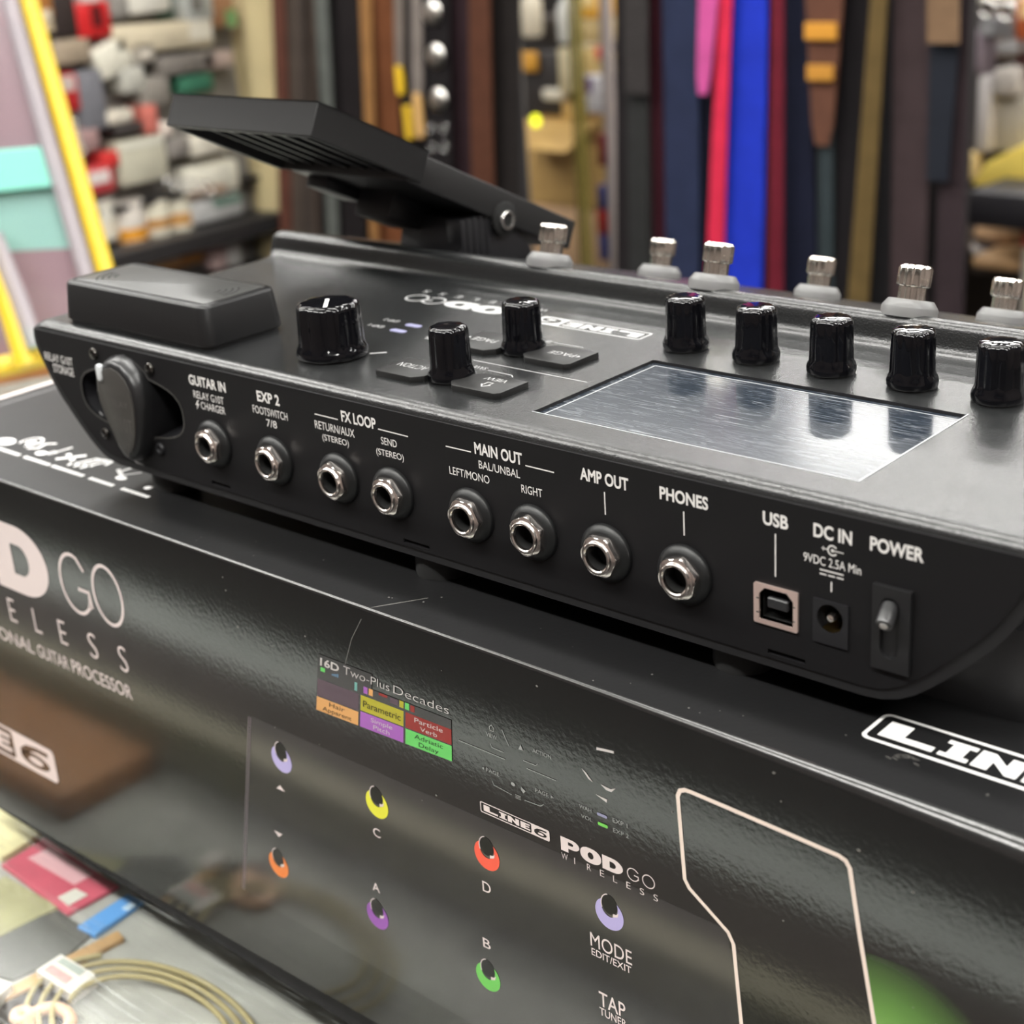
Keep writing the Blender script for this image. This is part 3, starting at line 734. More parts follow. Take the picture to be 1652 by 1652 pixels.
bbox_('orange_box', 'orange-yellow box on the top back shelf', 'box', 934, -20, 962, 30, srgb(236, 178, 72), patch=((.1, .9, .4, .9), srgb(244, 216, 150)))
bbox_('dark_box', 'dark box on the top back shelf behind the bottles', 'box', 848, 28, 894, 70, srgb(62, 56, 52), yb=YB+60)
bbox_('beige_box', 'beige box below the orange-yellow box', 'box', 932, 32, 964, 70, srgb(196, 172, 122))
bbox_('black_case', 'black case standing on the middle back shelf', 'case', 828, 84, 902, 186, srgb(46, 42, 42), 70, yb=YB+5)
bbox_('amber_tag', 'amber tag hanging on the black case', 'tag', 834, 84, 864, 116, srgb(206, 150, 56), 12, yb=YB-10)
bbox_('cream_bag', 'cream paper bag beside the black case', 'bag', 900, 78, 934, 152, srgb(200, 188, 156))
bbox_('ochre_box', 'ochre box right of the cream paper bag', 'box', 938, 78, 966, 124, srgb(206, 178, 118))
bbox_('coral_button', 'small coral tag on the pale post', 'tag', 958, 76, 978, 98, srgb(232, 112, 92), 12, yb=YB-40)
bbox_('white_purple_bag', 'white bag with purple print above the cardboard', 'bag', 942, 122, 976, 184, srgb(206, 204, 208), 30, yb=YB-30, patch=((.05, .4, .55, .95), srgb(110, 84, 128)))
bbox_('white_cup', 'white cup standing on the cardboard carton', 'cup', 872, 142, 908, 164, srgb(220, 214, 200), 40, bev=10)
cbx = bbox_('cardboard_carton', 'big open cardboard carton on the lower back shelf', 'box', 838, 196, 968, 332, srgb(196, 160, 100), 260, patch=((.02, .98, .80, .84), srgb(150, 118, 72)))
c0 = on(1, YB, 848, 196); c1 = on(1, YB, 930, 165); c2 = on(1, YB, 960, 200)
MB().hexa([(c0[0], YB, c0[2]-4), (c2[0], YB, c2[2]-4), (c2[0]-10, YB-90, c2[2]-46), (c0[0]+20, YB-90, c0[2]-40), (c0[0], YB, c0[2]), (c2[0], YB, c2[2]), (c2[0]-10, YB-90, c2[2]-43), (c0[0]+20, YB-90, c0[2]-37)]).build('flap', MATS[cbx.data.materials[0].name], cbx)
bbox_('cardboard_box', 'smaller cardboard box standing on the open carton', 'box', 868, 163, 934, 194, srgb(214, 176, 112), 120, yb=YB+12)
bbox_('pinkish_box', 'pinkish cardboard box behind the pedal heel', 'box', 846, 334, 962, 440, srgb(198, 162, 126), 200)
# olive clear pole and the pale post in front of the shelves
def post(name, label, x0, x1, yb, col, rough=.4, alpha=1.0):
    a = on(1, yb, x0, 200); b = on(1, yb, x1, 200)
    o = MB().lathe([((b[0]-a[0])/2, ZFL+2), ((b[0]-a[0])/2, 700)], 20, ((a[0]+b[0])/2, yb, 0)).build(name, mat(name+'_finish', col, rough, alpha=alpha), origin=((a[0]+b[0])/2, yb, ZFL), smooth=50)
    return tag(o, label, 'post')
post('olive_pole', 'clear olive pole standing in front of the cardboard cartons', 926, 945, 2000, srgb(150, 138, 70), .2, .6)
post('pale_post', 'pale pinkish steel post at the left of the right strap rack', 976, 992, 1900, srgb(176, 164, 160), .4)
for (x0, y0, x1, y1, cl, lb) in ((964, 218, 976, 268, srgb(120, 40, 44), 'dark red spine on the pale post beside the open carton'), (964, 300, 975, 338, srgb(60, 66, 120), 'blue spine on the pale post below the dark red one'), (963, 340, 976, 378, srgb(160, 44, 40), 'red spine lowest on the pale post'), (966, 378, 975, 420, srgb(70, 76, 130), 'blue spine at the foot of the visible pale post')):
    bbox_('booklet', lb, 'booklet', x0, y0, x1, y1, cl, 30, yb=1885, group='booklets racked beside the pale post', bev=1)
cl = on(1, YB-60, 865, 195)
o = MB().lathe([(13, 0), (13, 3), (10, 6)], 20, cl, 'y').build('indicator_lamp', mat('lit_yellow_green_lamp', srgb(220, 220, 40), .3, emit=(srgb(226, 232, 40), 1.6)), smooth=50)
tag(o, 'small lit yellow-green lamp by the cardboard carton', 'lamp')
# right-hand shelf goods
RG = 'goods on the shelves at the right picture edge'
YR = 1900.0
for v in (303, 372, 436):
    z = on(1, YR, 1620, v)[2]; xa = on(1, YR, 1566, v)[0]
    MB().box(xa, 900, YR+6, YR+320, z-12, z).build('side_shelf', m_sw, BK, bevel=(2, 1))
bbox_('fixture_upright', 'dull grey fixture upright at the left of the right-hand goods', 'upright', 1558, -40, 1576, 330, srgb(96, 88, 86), 60, yb=YR+40)
m_rg = srgb(198, 196, 196)
for i, (px, py) in enumerate(((1592, 15), (1624, 20))):
    c = on(1, YR-10, px, py)
    o = MB().tube([(c[0]+11*math.cos(t*math.pi/10), c[1], c[2]+11*math.sin(t*math.pi/10)) for t in range(20)], 3, 8, closed=True).build('metal_ring', m_ringm, smooth=60)
    tag(o, ('silver ring at the top right, left one of two', 'silver ring at the top right, right one of two')[i], 'ring', 'two silver rings at the top right')
bbox_('tile_pack', 'grey tile-like pack under the silver rings', 'packet', 1578, 28, 1632, 62, srgb(142, 140, 142), 40, yb=YR, group=RG, patch=((.1, .45, .2, .8), srgb(178, 178, 180)))
bbox_('white_pack', 'white pack at the very top right above the rings', 'packet', 1576, -30, 1640, 6, srgb(214, 208, 190), 60, yb=YR+20, group=RG)
bbox_('orange_pack', 'orange pack cut off by the right picture edge', 'packet', 1638, 0, 1680, 66, srgb(214, 110, 66), 40, yb=YR, group=RG, patch=((.2, .8, .55, 1), srgb(246, 214, 160)))
bbox_('mauve_sleeve', 'mauve grey sleeve hanging at the left of the right-hand goods', 'packet', 1562, 50, 1590, 120, srgb(138, 124, 132), 40, yb=YR, group=RG)
bbox_('tall_white_pack', 'tall narrow white pack right of the plum strap', 'packet', 1574, 122, 1597, 246, srgb(190, 184, 182), 50, yb=YR, group=RG)
bbox_('silver_pack', 'silver pack above the big pale box at the right edge', 'packet', 1606, 68, 1640, 88, srgb(176, 174, 174), 50, yb=YR, group=RG)
bbox_('white_block', 'off-white block between the tall pack and the big pale box', 'packet', 1602, 110, 1640, 156, srgb(188, 180, 172), 60, yb=YR, group=RG)
bbox_('pale_box', 'big pale grey box at the right edge above the yellow one', 'box', 1600, 160, 1690, 246, srgb(178, 172, 162), 120, yb=YR+20, group=RG)
bbox_('dark_red_pack', 'dark red pack behind the off-white block', 'packet', 1636, 84, 1680, 128, srgb(96, 60, 58), 60, yb=YR+30, group=RG)
bbox_('cream_strip', 'cream strip hanging beside the yellow box', 'packet', 1552, 246, 1576, 292, srgb(206, 182, 130), 20, yb=YR, group=RG)
yb_ = YR-40
P = [on(1, yb_, *p) for p in ((1566, 300), (1690, 303), (1690, 226), (1640, 238), (1592, 262))]
o = MB().prism([(p[0], p[2]) for p in P], lambda u, v, d: (u, d, v), yb_, yb_+90).build('yellow_bundle', mat('bright_yellow_wrap', srgb(242, 214, 104), .5, var=(12, .08)), bevel=(3, 2), origin=(P[0][0], yb_, P[0][2]))
tag(o, 'bright yellow wrapped bundle on the right-hand shelf', 'bundle', RG)
c = on(1, YR-30, 1615, 312)
o = MB().lathe([(11, 14), (9, -4), (3, -14)], 20, (c[0], c[1], c[2])).build('white_cone', mat('white_plastic_cone', srgb(206, 204, 206), .4), smooth=50)
tag(o, 'small white cone hanging below the yellow bundle', 'cone', RG)
bbox_('black_speaker', 'black box on the shelf below the yellow bundle', 'box', 1560, 313, 1690, 371, srgb(40, 38, 42), 140, yb=YR-150, group=RG)
def disc(label, px, py, w, col):
    c = on(1, YR-10, px, py); r = w
    o = MB().lathe([(r*.96, 0), (r, 3), (r, 9), (r*.96, 12)], 32, (c[0], YR+r*.3, c[2]-6)).build('cymbal_disc', mat('disc_%d_%d_%d' % tuple(int(q*255) for q in col), col, .5), origin=(c[0], YR, c[2]-6), smooth=40)
    return tag(o, label, 'disc', 'stack of round discs at the right')
disc('tan round disc on top of the right-hand stack', 1612, 380, 46, srgb(204, 164, 124))
disc('dark brown round disc, second in the right-hand stack', 1612, 394, 44, srgb(96, 84, 80))
disc('pale grey round disc at the bottom of the right-hand stack', 1606, 406, 46, srgb(186, 176, 170))
bbox_('tan_tray', 'tan tray on the lowest right-hand shelf', 'tray', 1566, 418, 1644, 436, srgb(190, 152, 110), 100, yb=YR-110, group=RG)
bbox_('white_side_panel', 'white upright board with red print at the right picture edge', 'board', 1645, 345, 1700, 560, srgb(224, 214, 200), 30, yb=YR-120, group=RG, patch=((.0, .5, .75, .9), srgb(208, 96, 84)))

# ================================================================== the carton
BX0, BX1 = -95.0, 468.0
BZT, BZB = -8.0, ZCT+.25
YF = -21.6
def bow(u): return 0.00011*max(0.0, u-225.0)**2
def dropz(u): return 0.00013*max(0.0, u-240.0)**2
def yface(u, v): return YF-bow(u)
def front(u, v): return (u, yface(u, v)-0.16, v)
def lid(u, v): return (u, v, BZT+0.06)
def carton_mat(name, col, rough, bumpk, ior=1.8):
    m = bpy.data.materials.new(name); m.use_nodes = True
    nt = m.node_tree; b = nt.nodes['Principled BSDF']
    b.inputs['Base Color'].default_value = (*col, 1)
    b.inputs['Roughness'].default_value = rough; b.inputs['IOR'].default_value = ior
    tc = nt.nodes.new('ShaderNodeTexCoord')
    n = nt.nodes.new('ShaderNodeTexNoise'); n.inputs['Scale'].default_value = 620; n.inputs['Detail'].default_value = 4
    n2 = nt.nodes.new('ShaderNodeTexNoise'); n2.inputs['Scale'].default_value = 60; n2.inputs['Detail'].default_value = 2
    ad = nt.nodes.new('ShaderNodeMath'); ad.operation = 'ADD'
    nt.links.new(tc.outputs['Object'], n.inputs['Vector']); nt.links.new(tc.outputs['Object'], n2.inputs['Vector'])
    nt.links.new(n.outputs['Fac'], ad.inputs[0]); nt.links.new(n2.outputs['Fac'], ad.inputs[1])
    bp = nt.nodes.new('ShaderNodeBump'); bp.inputs['Strength'].default_value = bumpk; bp.inputs['Distance'].default_value = 0.0003
    nt.links.new(ad.outputs[0], bp.inputs['Height']); nt.links.new(bp.outputs['Normal'], b.inputs['Normal'])
    MATS[name] = m
    return m
m_cfront = carton_mat('glossy_black_laminated_card', (0.0135, 0.0132, 0.0130), 0.10, 0.10, 1.78)
m_ctop = carton_mat('satin_black_laminated_card', (0.011, 0.011, 0.0115), 0.34, 0.10, 1.30)
m_cround = carton_mat('glossy_black_card_edge', (0.012, 0.012, 0.012), 0.21, 0.14, 1.65)
m_cedge = mat('scuffed_card_edge', (0.16, 0.14, 0.125), 0.4, bump=(700, .5, .4))
CARTON = thing('product_carton', 'large glossy black printed carton on the glass counter, under the effects pedal', 'box', ((BX0+BX1)/2, 130, BZB))
mb = MB()
nx, nz = 56, 18
xs = [BX0+(BX1-BX0)*i/nx for i in range(nx+1)]
# front sheet, then the rounded / crushed upper edge, then the lid
rows = []
for k in range(nz+1):
    rows.append([(x, yface(x, (BZT-1.0-dropz(x))-((BZT-1.0-dropz(x))-BZB)*(1-k/nz)), BZB+((BZT-1.0-dropz(x))-BZB)*k/nz) for x in xs])
rows.insert(nz, [(x, yface(x, BZT-1.5-dropz(x)), BZT-1.5-dropz(x)) for x in xs]); nz += 1
for i in range(1, 6):
    t = math.radians(90*i/5)
    rows.append([(x, YF-bow(x)+(1.0+dropz(x)*1.1)*(1-math.cos(t)), BZT-1.0-dropz(x)+(1.0+dropz(x)*.985)*math.sin(t)) for x in xs])
rows.append([(x, YF-bow(x)+1.6+dropz(x)*1.1, BZT) for x in xs])
rows.append([(x, 30, BZT) for x in xs])
rows.append([(x, 120, BZT) for x in xs])
rows.append([(x, 285, BZT) for x in xs])
rows.append([(x, 286, BZB) for x in xs])
vs = [p for r in rows for p in r]; n1 = nx+1
fs = []; mi = []
for k in range(len(rows)-1):
    for i in range(nx):
        fs.append((k*n1+i, k*n1+i+1, (k+1)*n1+i+1, (k+1)*n1+i)); 
        mi.append(0 if k < nz else (1 if k >= nz+5 else 2))
mb.v = vs; mb.f = fs; mb.mi = mi
L0 = [k*n1 for k in range(len(rows))]; mb.f.append(tuple(L0)); mb.mi.append(0)
L1 = [k*n1+nx for k in range(len(rows))]; mb.f.append(tuple(L1[::-1])); mb.mi.append(0)
mb.f.append(tuple(range(n1))[::-1]); mb.mi.append(0)
last = (len(rows)-1)*n1
mb.build('carton_shell', [m_cfront, m_ctop, m_cround], CARTON, smooth=40)

m_wp = mat('white_carton_print', srgb(222, 208, 206), .35)
m_wp2 = mat('light_carton_print', srgb(196, 190, 188), .35)
m_wp3 = mat('thin_grey_carton_print', srgb(150, 152, 150), .35)
# ---- brand lettering at the left of the front
mb = MB()
heavy(mb, 'P', -86, -58, -54.5, -25.5, front)
heavy(mb, 'O', -55, -20.5, -55.0, -25.0, front)
heavy(mb, 'D', -17.5, 19.6, -54.0, -25.5, front)
stroke(mb, [(44.0, -33.5)]+ellipse(37.0, -40.0, 9.2, 11.6, 20, 55, 325)[1:]+[(45.0, -47.5), (45.0, -41.5), (38.5, -41.5)], 1.35, front)
stroke(mb, ellipse(57.0, -39.5, 8.6, 11.4, 36), 1.35, front, closed=True)
for ch, u in (('W', -92), ('I', -70), ('R', -52), ('E', -32), ('E', -14.6), ('L', 2.6), ('E', 19.6)):
    w = {'I': .9, 'W': 7.5}.get(ch, 4.6)
    if ch == 'E' and u == -32: continue
    put_text(mb, ch, u, u+w, -68.7, -58.8, front, -.012)
put_text(mb, 'E', -33, -28.4, -68.7, -58.8, front, -.012)
put_text(mb, 'S', 38.6, 43.8, -68.9, -58.6, front, -.012)
put_text(mb, 'S', 57.2, 62.2, -68.9, -58.6, front, -.012)
put_text(mb, 'PROFESSIONAL', -64, -1.4, -79.8, -74.3, front, .004)
put_text(mb, 'GUITAR', 1.0, 21.8, -79.8, -74.3, front, .004)
put_text(mb, 'PROCESSOR', 24.0, 61.4, -79.8, -74.2, front, .004)
mb.build('front_lettering', m_wp, CARTON)
mb = MB()
slab_logo(mb, -122, -3.2, -138.8, -123.6, front, 0, 1.2)
mb.build('front_badge', [m_wp, m_cfront], CARTON)
# ---- printed picture of the product: grey panel, display, foot switches, legends
m_pan = mat('dark_grey_printed_panel', (0.028, 0.027, 0.029), .10, ior=1.9)
MATS['dark_grey_printed_panel'].node_tree.nodes['Principled BSDF'].inputs['Roughness'].default_value = .12
mb = MB()
def gridpoly(poly, f, mi=0, step=12):
    """front-face polygon from a convex quad, gridded so that it follows the bowed card"""
    (a, b, c, d) = [Vector(p) for p in poly]; n = 14
    vs = []
    for j in range(n+1):
        for i in range(n+1):
            p = (a.lerp(b, i/n)).lerp(d.lerp(c, i/n), j/n); vs.append(f(p.x, p.y))
    mb.add(vs, [(j*(n+1)+i, j*(n+1)+i+1, (j+1)*(n+1)+i+1, (j+1)*(n+1)+i) for j in range(n) for i in range(n)], mi)
def front1(u, v): return (u, yface(u, v)-0.03, v)
gridpoly([(110.4, -141), (330, -146), (317, -64), (128.6, -64)], front1)
mb.build('printed_panel', m_pan, CARTON)
mb = MB(); stroke(mb, [(129.0, -64.5), (110.8, -140)], .30, front); stroke(mb, [(130.0, -64.5), (111.8, -140)], .30, front)
mb.build('printed_panel_edge', mat('mauve_grey_print', srgb(132, 120, 126), .3), CARTON)
P_DISP = [mat('display_dark_print', srgb(46, 42, 44), .2, ior=1.7), mat('display_amber_print', srgb(214, 158, 96), .3), mat('display_yellow_print', srgb(172, 164, 46), .3),
          mat('display_red_print', srgb(140, 44, 40), .3), mat('display_purple_print', srgb(158, 92, 176), .3), mat('display_green_print', srgb(100, 196, 98), .3),
          mat('display_mauve_print', srgb(86, 70, 80), .3), m_wp2, mat('display_black_ink', (.004, .004, .004), .4), mat('display_blue_print', srgb(98, 132, 160), .3), mat('display_teal_print', srgb(104, 160, 154), .3)]
mb = MB()
# the display lies in slight perspective: s in 0..1 across, t in 0..1 down from the headline
def D(s, t): 
    uL = 168.9-4.4*t; uR = 224.2-1.6*t
    vT, vB = -30.0, -50.3+1.8*s
    return (uL+(uR-uL)*s, vT+(vB-vT)*t)
def dq(s0, s1, t0, t1, mi, dy=0.0):
    pts = [D(s0, t1), D(s1, t1), D(s1, t0), D(s0, t0)]
    mb.add([(u, yface(u, v)-.18-dy, v) for u, v in pts], [(0, 1, 2, 3)], mi)
dq(-.005, .42, -.02, 1.0, 0); dq(.42, 1.0, .25, 1.0, 0)
dq(0, .325, .42, .73, 6, .02); dq(0, .325, .75, 1.0, 1, .02)
dq(.34, .66, .42, .70, 2, .02); dq(.34, .66, .72, 1.0, 4, .02)
dq(.675, 1.0, .42, .70, 3, .02); dq(.675, 1.0, .72, 1.0, 5, .02)
dq(.02, .055, .20, .27, 5, .02)
for i in range(4): dq(.11+i*.014, .12+i*.014, .245-.012*i, .27, 9, .02)
for s0, s1, t0, t1, mi in ((.29, .31, .23, .38, 10), (.36, .39, .25, .37, 4), (.40, .43, .25, .37, 1), (.475, .54, .255, .30, 3), (.63, .66, .25, .37, 2), (.67, .70, .25, .37, 5), (.71, .74, .26, .37, 3), (.56, .62, .26, .36, 6)):
    dq(s0, s1, t0, t1, mi, .02)
def dtext(s, s0, s1, t0, t1, mi, bold=0):
    put_text(mb, s, s0, s1, 1-t1, 1-t0, lambda a, b: (lambda q: (q[0], yface(*q)-.24, q[1]))(D(a, 1-b)), bold, mi)
dtext('16D', .015, .165, .03, .17, 7, .02)
dtext('Two-Plus', .20, .555, .02, .16, 7, -.015); dtext('Decades', .585, .985, .02, .16, 7, -.015)
dtext('Hair', .10, .22, .775, .855, 8); dtext('Apparent', .05, .275, .885, .965, 8)
dtext('Parametric', .36, .64, .50, .62, 8, .004)
dtext('Simple', .42, .58, .76, .84, 7); dtext('Pitch', .44, .56, .88, .96, 7)
dtext('Particle', .74, .94, .455, .54, 7); dtext('Verb', .78, .90, .585, .665, 7)
dtext('Adriatic', .74, .94, .755, .835, 8); dtext('Delay', .77, .91, .875, .96, 8)
dtext('Teemah', .07, .24, .47, .55, 6); 
mb.build('printed_display', P_DISP, CARTON)
# crescents: the lit rings of the printed foot switches
P_SW = [mat('switch_lilac_print', srgb(178, 168, 216), .3), mat('switch_orange_print', srgb(226, 126, 58), .3), mat('switch_yellow_print', srgb(222, 220, 60), .3), mat('switch_purple_print', srgb(142, 78, 166), .3),
        mat('switch_red_print', srgb(238, 92, 70), .3), mat('switch_green_print', srgb(104, 190, 84), .3), mat('switch_black_print', (.004, .004, .005), .25), m_wp]
for (u, v, mi) in ((143.4, -75.2, 0), (133.8, -120.0, 1), (187.9, -75.6, 2), (182.1, -119.6, 3), (233.5, -75.8, 4), (229.8, -120.8, 5), (278.5, -76.2, 0), (278.0, -125.0, 5)):
    mb = MB(); rx, rz = 4.9, 5.0
    out = ellipse(u, v-.4, rx, rz, 24, 140, 405)
    inner = ellipse(u+.1, v+2.3, 2.9, 3.6, 24, 25, -205)
    mb.fill([out+inner], front, mi)
    mb.fill([ellipse(u+.1, v+2.7, 2.6, 3.1, 26)], front, 6)
    stroke(mb, ellipse(u+.1, v+2.5, 2.8, 3.5, 14, 100, 205), .30, lambda a, b: (a, yface(a, b)-.22, b), 7)
    mb.fill([[(u+1.2, v-.9), (u+2.9, v-.2), (u+3.3, v+1.3), (u+2.4, v+.4), (u+1.3, v+.3)]], lambda a, b: (a, yface(a, b)-.22, b), 7)
    mb.build('printed_switch', P_SW, CARTON, origin=(u, yface(u, v), v))
def legend(*items):
    mb = MB()
    for s_, u0, u1, v0, v1, bo in items: put_text(mb, s_, u0, u1, v0, v1, front, bo)
    mb.build('switch_legend', m_wp, CARTON)
legend(('C', 184.7, 187.9, -88.6, -85.4, 0)); legend(('D', 230.7, 233.9, -89.6, -86.0, 0)); legend(('A', 181.3, 184.6, -110.4, -107.2, 0)); legend(('B', 228.9, 231.9, -110.4, -107.0, 0))
legend(('MODE', 271.2, 285.7, -90.3, -85.6, 0), ('EDIT/EXIT', 271.4, 285.3, -93.3, -90.9, .006)); legend(('TAP', 273.2, 282.6, -109.8, -104.8, .006), ('TUNER', 273.2, 282.8, -113.1, -110.4, .006))
for tri in ([(138.6, -88.3), (142.8, -88.3), (140.7, -86.5)], [(134.0, -106.6), (138.2, -106.6), (136.1, -108.4)]):
    mb = MB(); mb.fill([tri], front); mb.build('arrow_mark', m_wp, CARTON)

mb = MB()
slab_logo(mb, 232.5, 258.4, -61.6, -58.0, front, 0, .32)
heavy(mb, 'P', 262.4, 269.0, -62.4, -57.9, front); heavy(mb, 'O', 269.3, 276.5, -62.4, -57.9, front); heavy(mb, 'D', 276.9, 283.9, -62.3, -57.9, front)
stroke(mb, [(289.0, -59.0)]+ellipse(287.3, -60.1, 1.9, 1.9, 14, 45, 325)[1:]+[(289.0, -61.2), (289.0, -60.2), (287.6, -60.2)], .28, front)
stroke(mb, ellipse(292.4, -60.1, 1.95, 1.95, 24), .28, front, closed=True)
for i, ch in enumerate('WIRELESS'):
    u = 262.4+i*4.5; w = {'I': .3, 'W': 2.2}.get(ch, 1.4)
    put_text(mb, ch, u, u+w, -65.2, -63.2, front, -.01)
mb.build('printed_product_name', [m_wp, m_cfront], CARTON)
mb = MB()
stroke(mb, [(226, -40.4), (243.6, -40.5)], .22, front); stroke(mb, [(251.6, -40.5), (262, -40.6)], .22, front)
put_text(mb, 'VIEW', 237.1, 241.2, -35.2, -33.9, front); put_text(mb, 'ACTION', 254.2, 260.8, -34.4, -33.2, front)
put_text(mb, 'PAGE', 236.0, 241.0, -47.0, -45.8, front); put_text(mb, 'PAGE', 254.2, 259.0, -47.0, -45.8, front)
mb.fill([[(234.4, -46.4), (235.3, -45.9), (235.3, -46.9)]], front); mb.fill([[(260.8, -46.4), (259.8, -45.9), (259.8, -46.9)]], front)
put_text(mb, 'WAH', 269.8, 274.0, -46.1, -44.9, front); put_text(mb, 'VOL', 270.3, 274.2, -49.0, -47.8, front)
put_text(mb, 'EXP 1', 281.2, 286.1, -46.1, -44.8, front); put_text(mb, 'EXP 2', 281.2, 286.4, -49.2, -47.9, front)
stroke(mb, [(238.0, -49.4), (238.6, -50.6), (245.2, -51.3)], .22, front); stroke(mb, [(250.0, -51.3), (255.8, -51.0), (257.0, -50.0)], .22, front)
for k in range(3): stroke(mb, [(246.6, -50.7-k*.5), (248.6, -50.7-k*.5)], .2, front)
stroke(mb, [(238.4, -37.3), (238.9, -38.3), (243.2, -38.4)], .2, front); stroke(mb, [(250.6, -38.4), (255.0, -38.4), (255.8, -37.7)], .2, front)
stroke(mb, [(243.3, -31.2), (244.2, -33.2), (245.6, -35.6)], .25, front)
mb.fill([[(249.0, -35.4), (250.7, -35.2), (249.9, -33.6)]], front)
mb.fill([ellipse(246.0, -47.6, .8, .6, 10)], front); mb.fill([[(249.0, -47.3), (250.6, -48.2), (249.7, -49.2), (248.9, -48.4)]], front)
stroke(mb, [(238.5, -31.9), (239.4, -31.0), (240.3, -31.9), (240.0, -32.9), (238.8, -32.9)], .2, front, closed=True)
mb.build('printed_legends', m_wp3, CARTON)
mb = MB()
for q in ([(276.8, -25.8), (282.6, -24.9), (282.6, -24.2), (276.9, -25.0)], [(271.4, -33.4), (272.6, -34.0), (275.0, -36.3), (273.6, -35.8)], [(277.6, -35.9), (279.4, -37.0), (281.2, -37.0), (282.6, -35.4), (281.0, -36.2)], [(275.8, -39.7), (279.6, -39.9), (279.4, -40.9)]):
    mb.fill([q], front)
mb.build('printed_highlights', m_wp2, CARTON)
mb = MB()
mb.fill([rrect(275.9, 279.3, -46.0, -45.1, .4)], front, 0); mb.fill([rrect(276.0, 279.4, -49.0, -48.0, .4)], front, 1)
mb.build('printed_indicator_lights', [mat('lilac_light_print', srgb(140, 140, 168), .3), mat('green_light_print', srgb(112, 196, 84), .3)], CARTON)
# ---- white outline of the printed pedal
mb = MB()
stroke(mb, [(323.4, -150), (321.2, -92.2), (319.0, -67.5), (317.4, -64.5), (305.6, -56.4), (304.2, -54.2), (302.7, -30.0), (303.4, -28.2), (305.0, -27.4), (307, -27.3), (348.6, -28.4), (350.6, -29.0), (351.7, -30.6), (354.6, -47.5), (359.4, -72.5), (372, -150)], 1.15, front, seg=3)
mb.build('printed_outline', mat('cream_white_outline_print', srgb(236, 218, 206), .35), CARTON)
# green patch beside the outline, strongest at its centre and fading outward
m_green = bpy.data.materials.new('green_gradient'); m_green.use_nodes = True
nt = m_green.node_tree; b = nt.nodes['Principled BSDF']; b.inputs['Roughness'].default_value = .12; b.inputs['IOR'].default_value = 1.8
tc = nt.nodes.new('ShaderNodeTexCoord'); mp = nt.nodes.new('ShaderNodeMapping'); g = nt.nodes.new('ShaderNodeTexGradient'); g.gradient_type = 'SPHERICAL'
mp.inputs['Location'].default_value = (0, 0, 0); mp.inputs['Scale'].default_value = (1/0.034, 1, 1/0.030)
cr = nt.nodes.new('ShaderNodeValToRGB'); cr.color_ramp.elements[0].color = (0.010, 0.010, 0.010, 1); cr.color_ramp.elements[1].color = (*srgb(126, 186, 84), 1)
nt.links.new(tc.outputs['Object'], mp.inputs[0]); nt.links.new(mp.outputs[0], g.inputs[0]); nt.links.new(g.outputs['Fac'], cr.inputs[0]); nt.links.new(cr.outputs[0], b.inputs['Base Color'])
mb = MB(); gridpoly([(366, -130), (420, -110), (400, -48), (356.2, -52)], front1)
mb.build('green_area', m_green, CARTON, origin=(361, YF, -80))
# ---- lid: badge and feature icons
mb = MB(); 
slab_logo(mb, 342.6, 408, -4.4, 9.0, lid, 0, 1.0)
mb.build('lid_badge', [m_whiteb, m_ctop], CARTON)
mb = MB()
for (u0, u1) in ((-36, -20), (-17, .4), (1.8, 22.4), (26.0, 41.0), (45.8, 62.0)):
    v = -1.6
    n = max(5, int((u1-u0)/1.9)); 
    for i in range(n):
        w = (u1-u0)/n
        mb.fill([rect(u0+i*w+.12, u0+i*w+w*.80, v-1.0, v+.9)], lid)
ic = mb
# icons: guitar body with sound waves, plug, cross pad, pedals, cable, jack
ic.fill([ellipse(-40, 4.5, 5.0, 3.6, 20)], lid); stroke(ic, ellipse(-30, 9.5, 4.2, 5.0, 20, -60, 220), 1.1, lid); ic.fill([ellipse(-29.6, 9.3, 2.0, 2.4, 16)], lid)
stroke(ic, [(-24.6, 4.4), (-21.0, 6.8), (-22.8, 11.6), (-19.2, 14.2)], 1.3, lid)
ic.fill([ellipse(-14.8, 4.3, 2.8, 2.1, 16)], lid); stroke(ic, [(-12.6, 5.4), (-10.6, 5.2), (-9.8, 8.0), (-12.0, 8.4)], .8, lid, closed=True); stroke(ic, [(-10.6, 7.6), (-9.4, 15.0)], 1.0, lid)
stroke(ic, [(-3.6, 3.4), (3.6, 12.4)], 2.0, lid); stroke(ic, [(-4.6, 9.6), (4.2, 6.0)], 2.0, lid)
for dx in (0, 3.6, 7.2): stroke(ic, [(6.4+dx, 1.8+dx*.1), (10.0+dx, 11.6+dx*.25)], 1.4, lid)
stroke(ic, [(9.4, 11.8), (18.4, 13.6), (19.6, 9.6)], 1.6, lid); stroke(ic, [(5.2, 3.6), (16.4, 6.2)], 1.0, lid)
stroke(ic, [(27.6, 9.8), (34.2, 6.6)], 1.7, lid); stroke(ic, [(30.6, 8.6), (30.8, 13.4)], 1.7, lid); ic.fill([ellipse(36.4, 4.8, 2.8, 1.7, 16)], lid); stroke(ic, [(34, 6.0), (38.4, 12.4)], 1.0, lid)
ic.fill([ellipse(53.6, 4.0, 1.6, 1.5, 14)], lid); stroke(ic, [(54.4, 4.8), (57.0, 11.8)], .8, lid)
ic.build('lid_icons', m_whiteb, CARTON)
mb = MB(); stroke(mb, [(-85.6, -12), (-86.4, 282)], 1.1, lid)
mb.build('lid_fold_line', mat('scuffed_grey_line', srgb(112, 112, 112), .5, bump=(900, .4, .3)), CARTON)
mb = MB(); mb.box(BX0-.6, BX0+2.2, -18, 284, BZT-.4, BZT+.5)
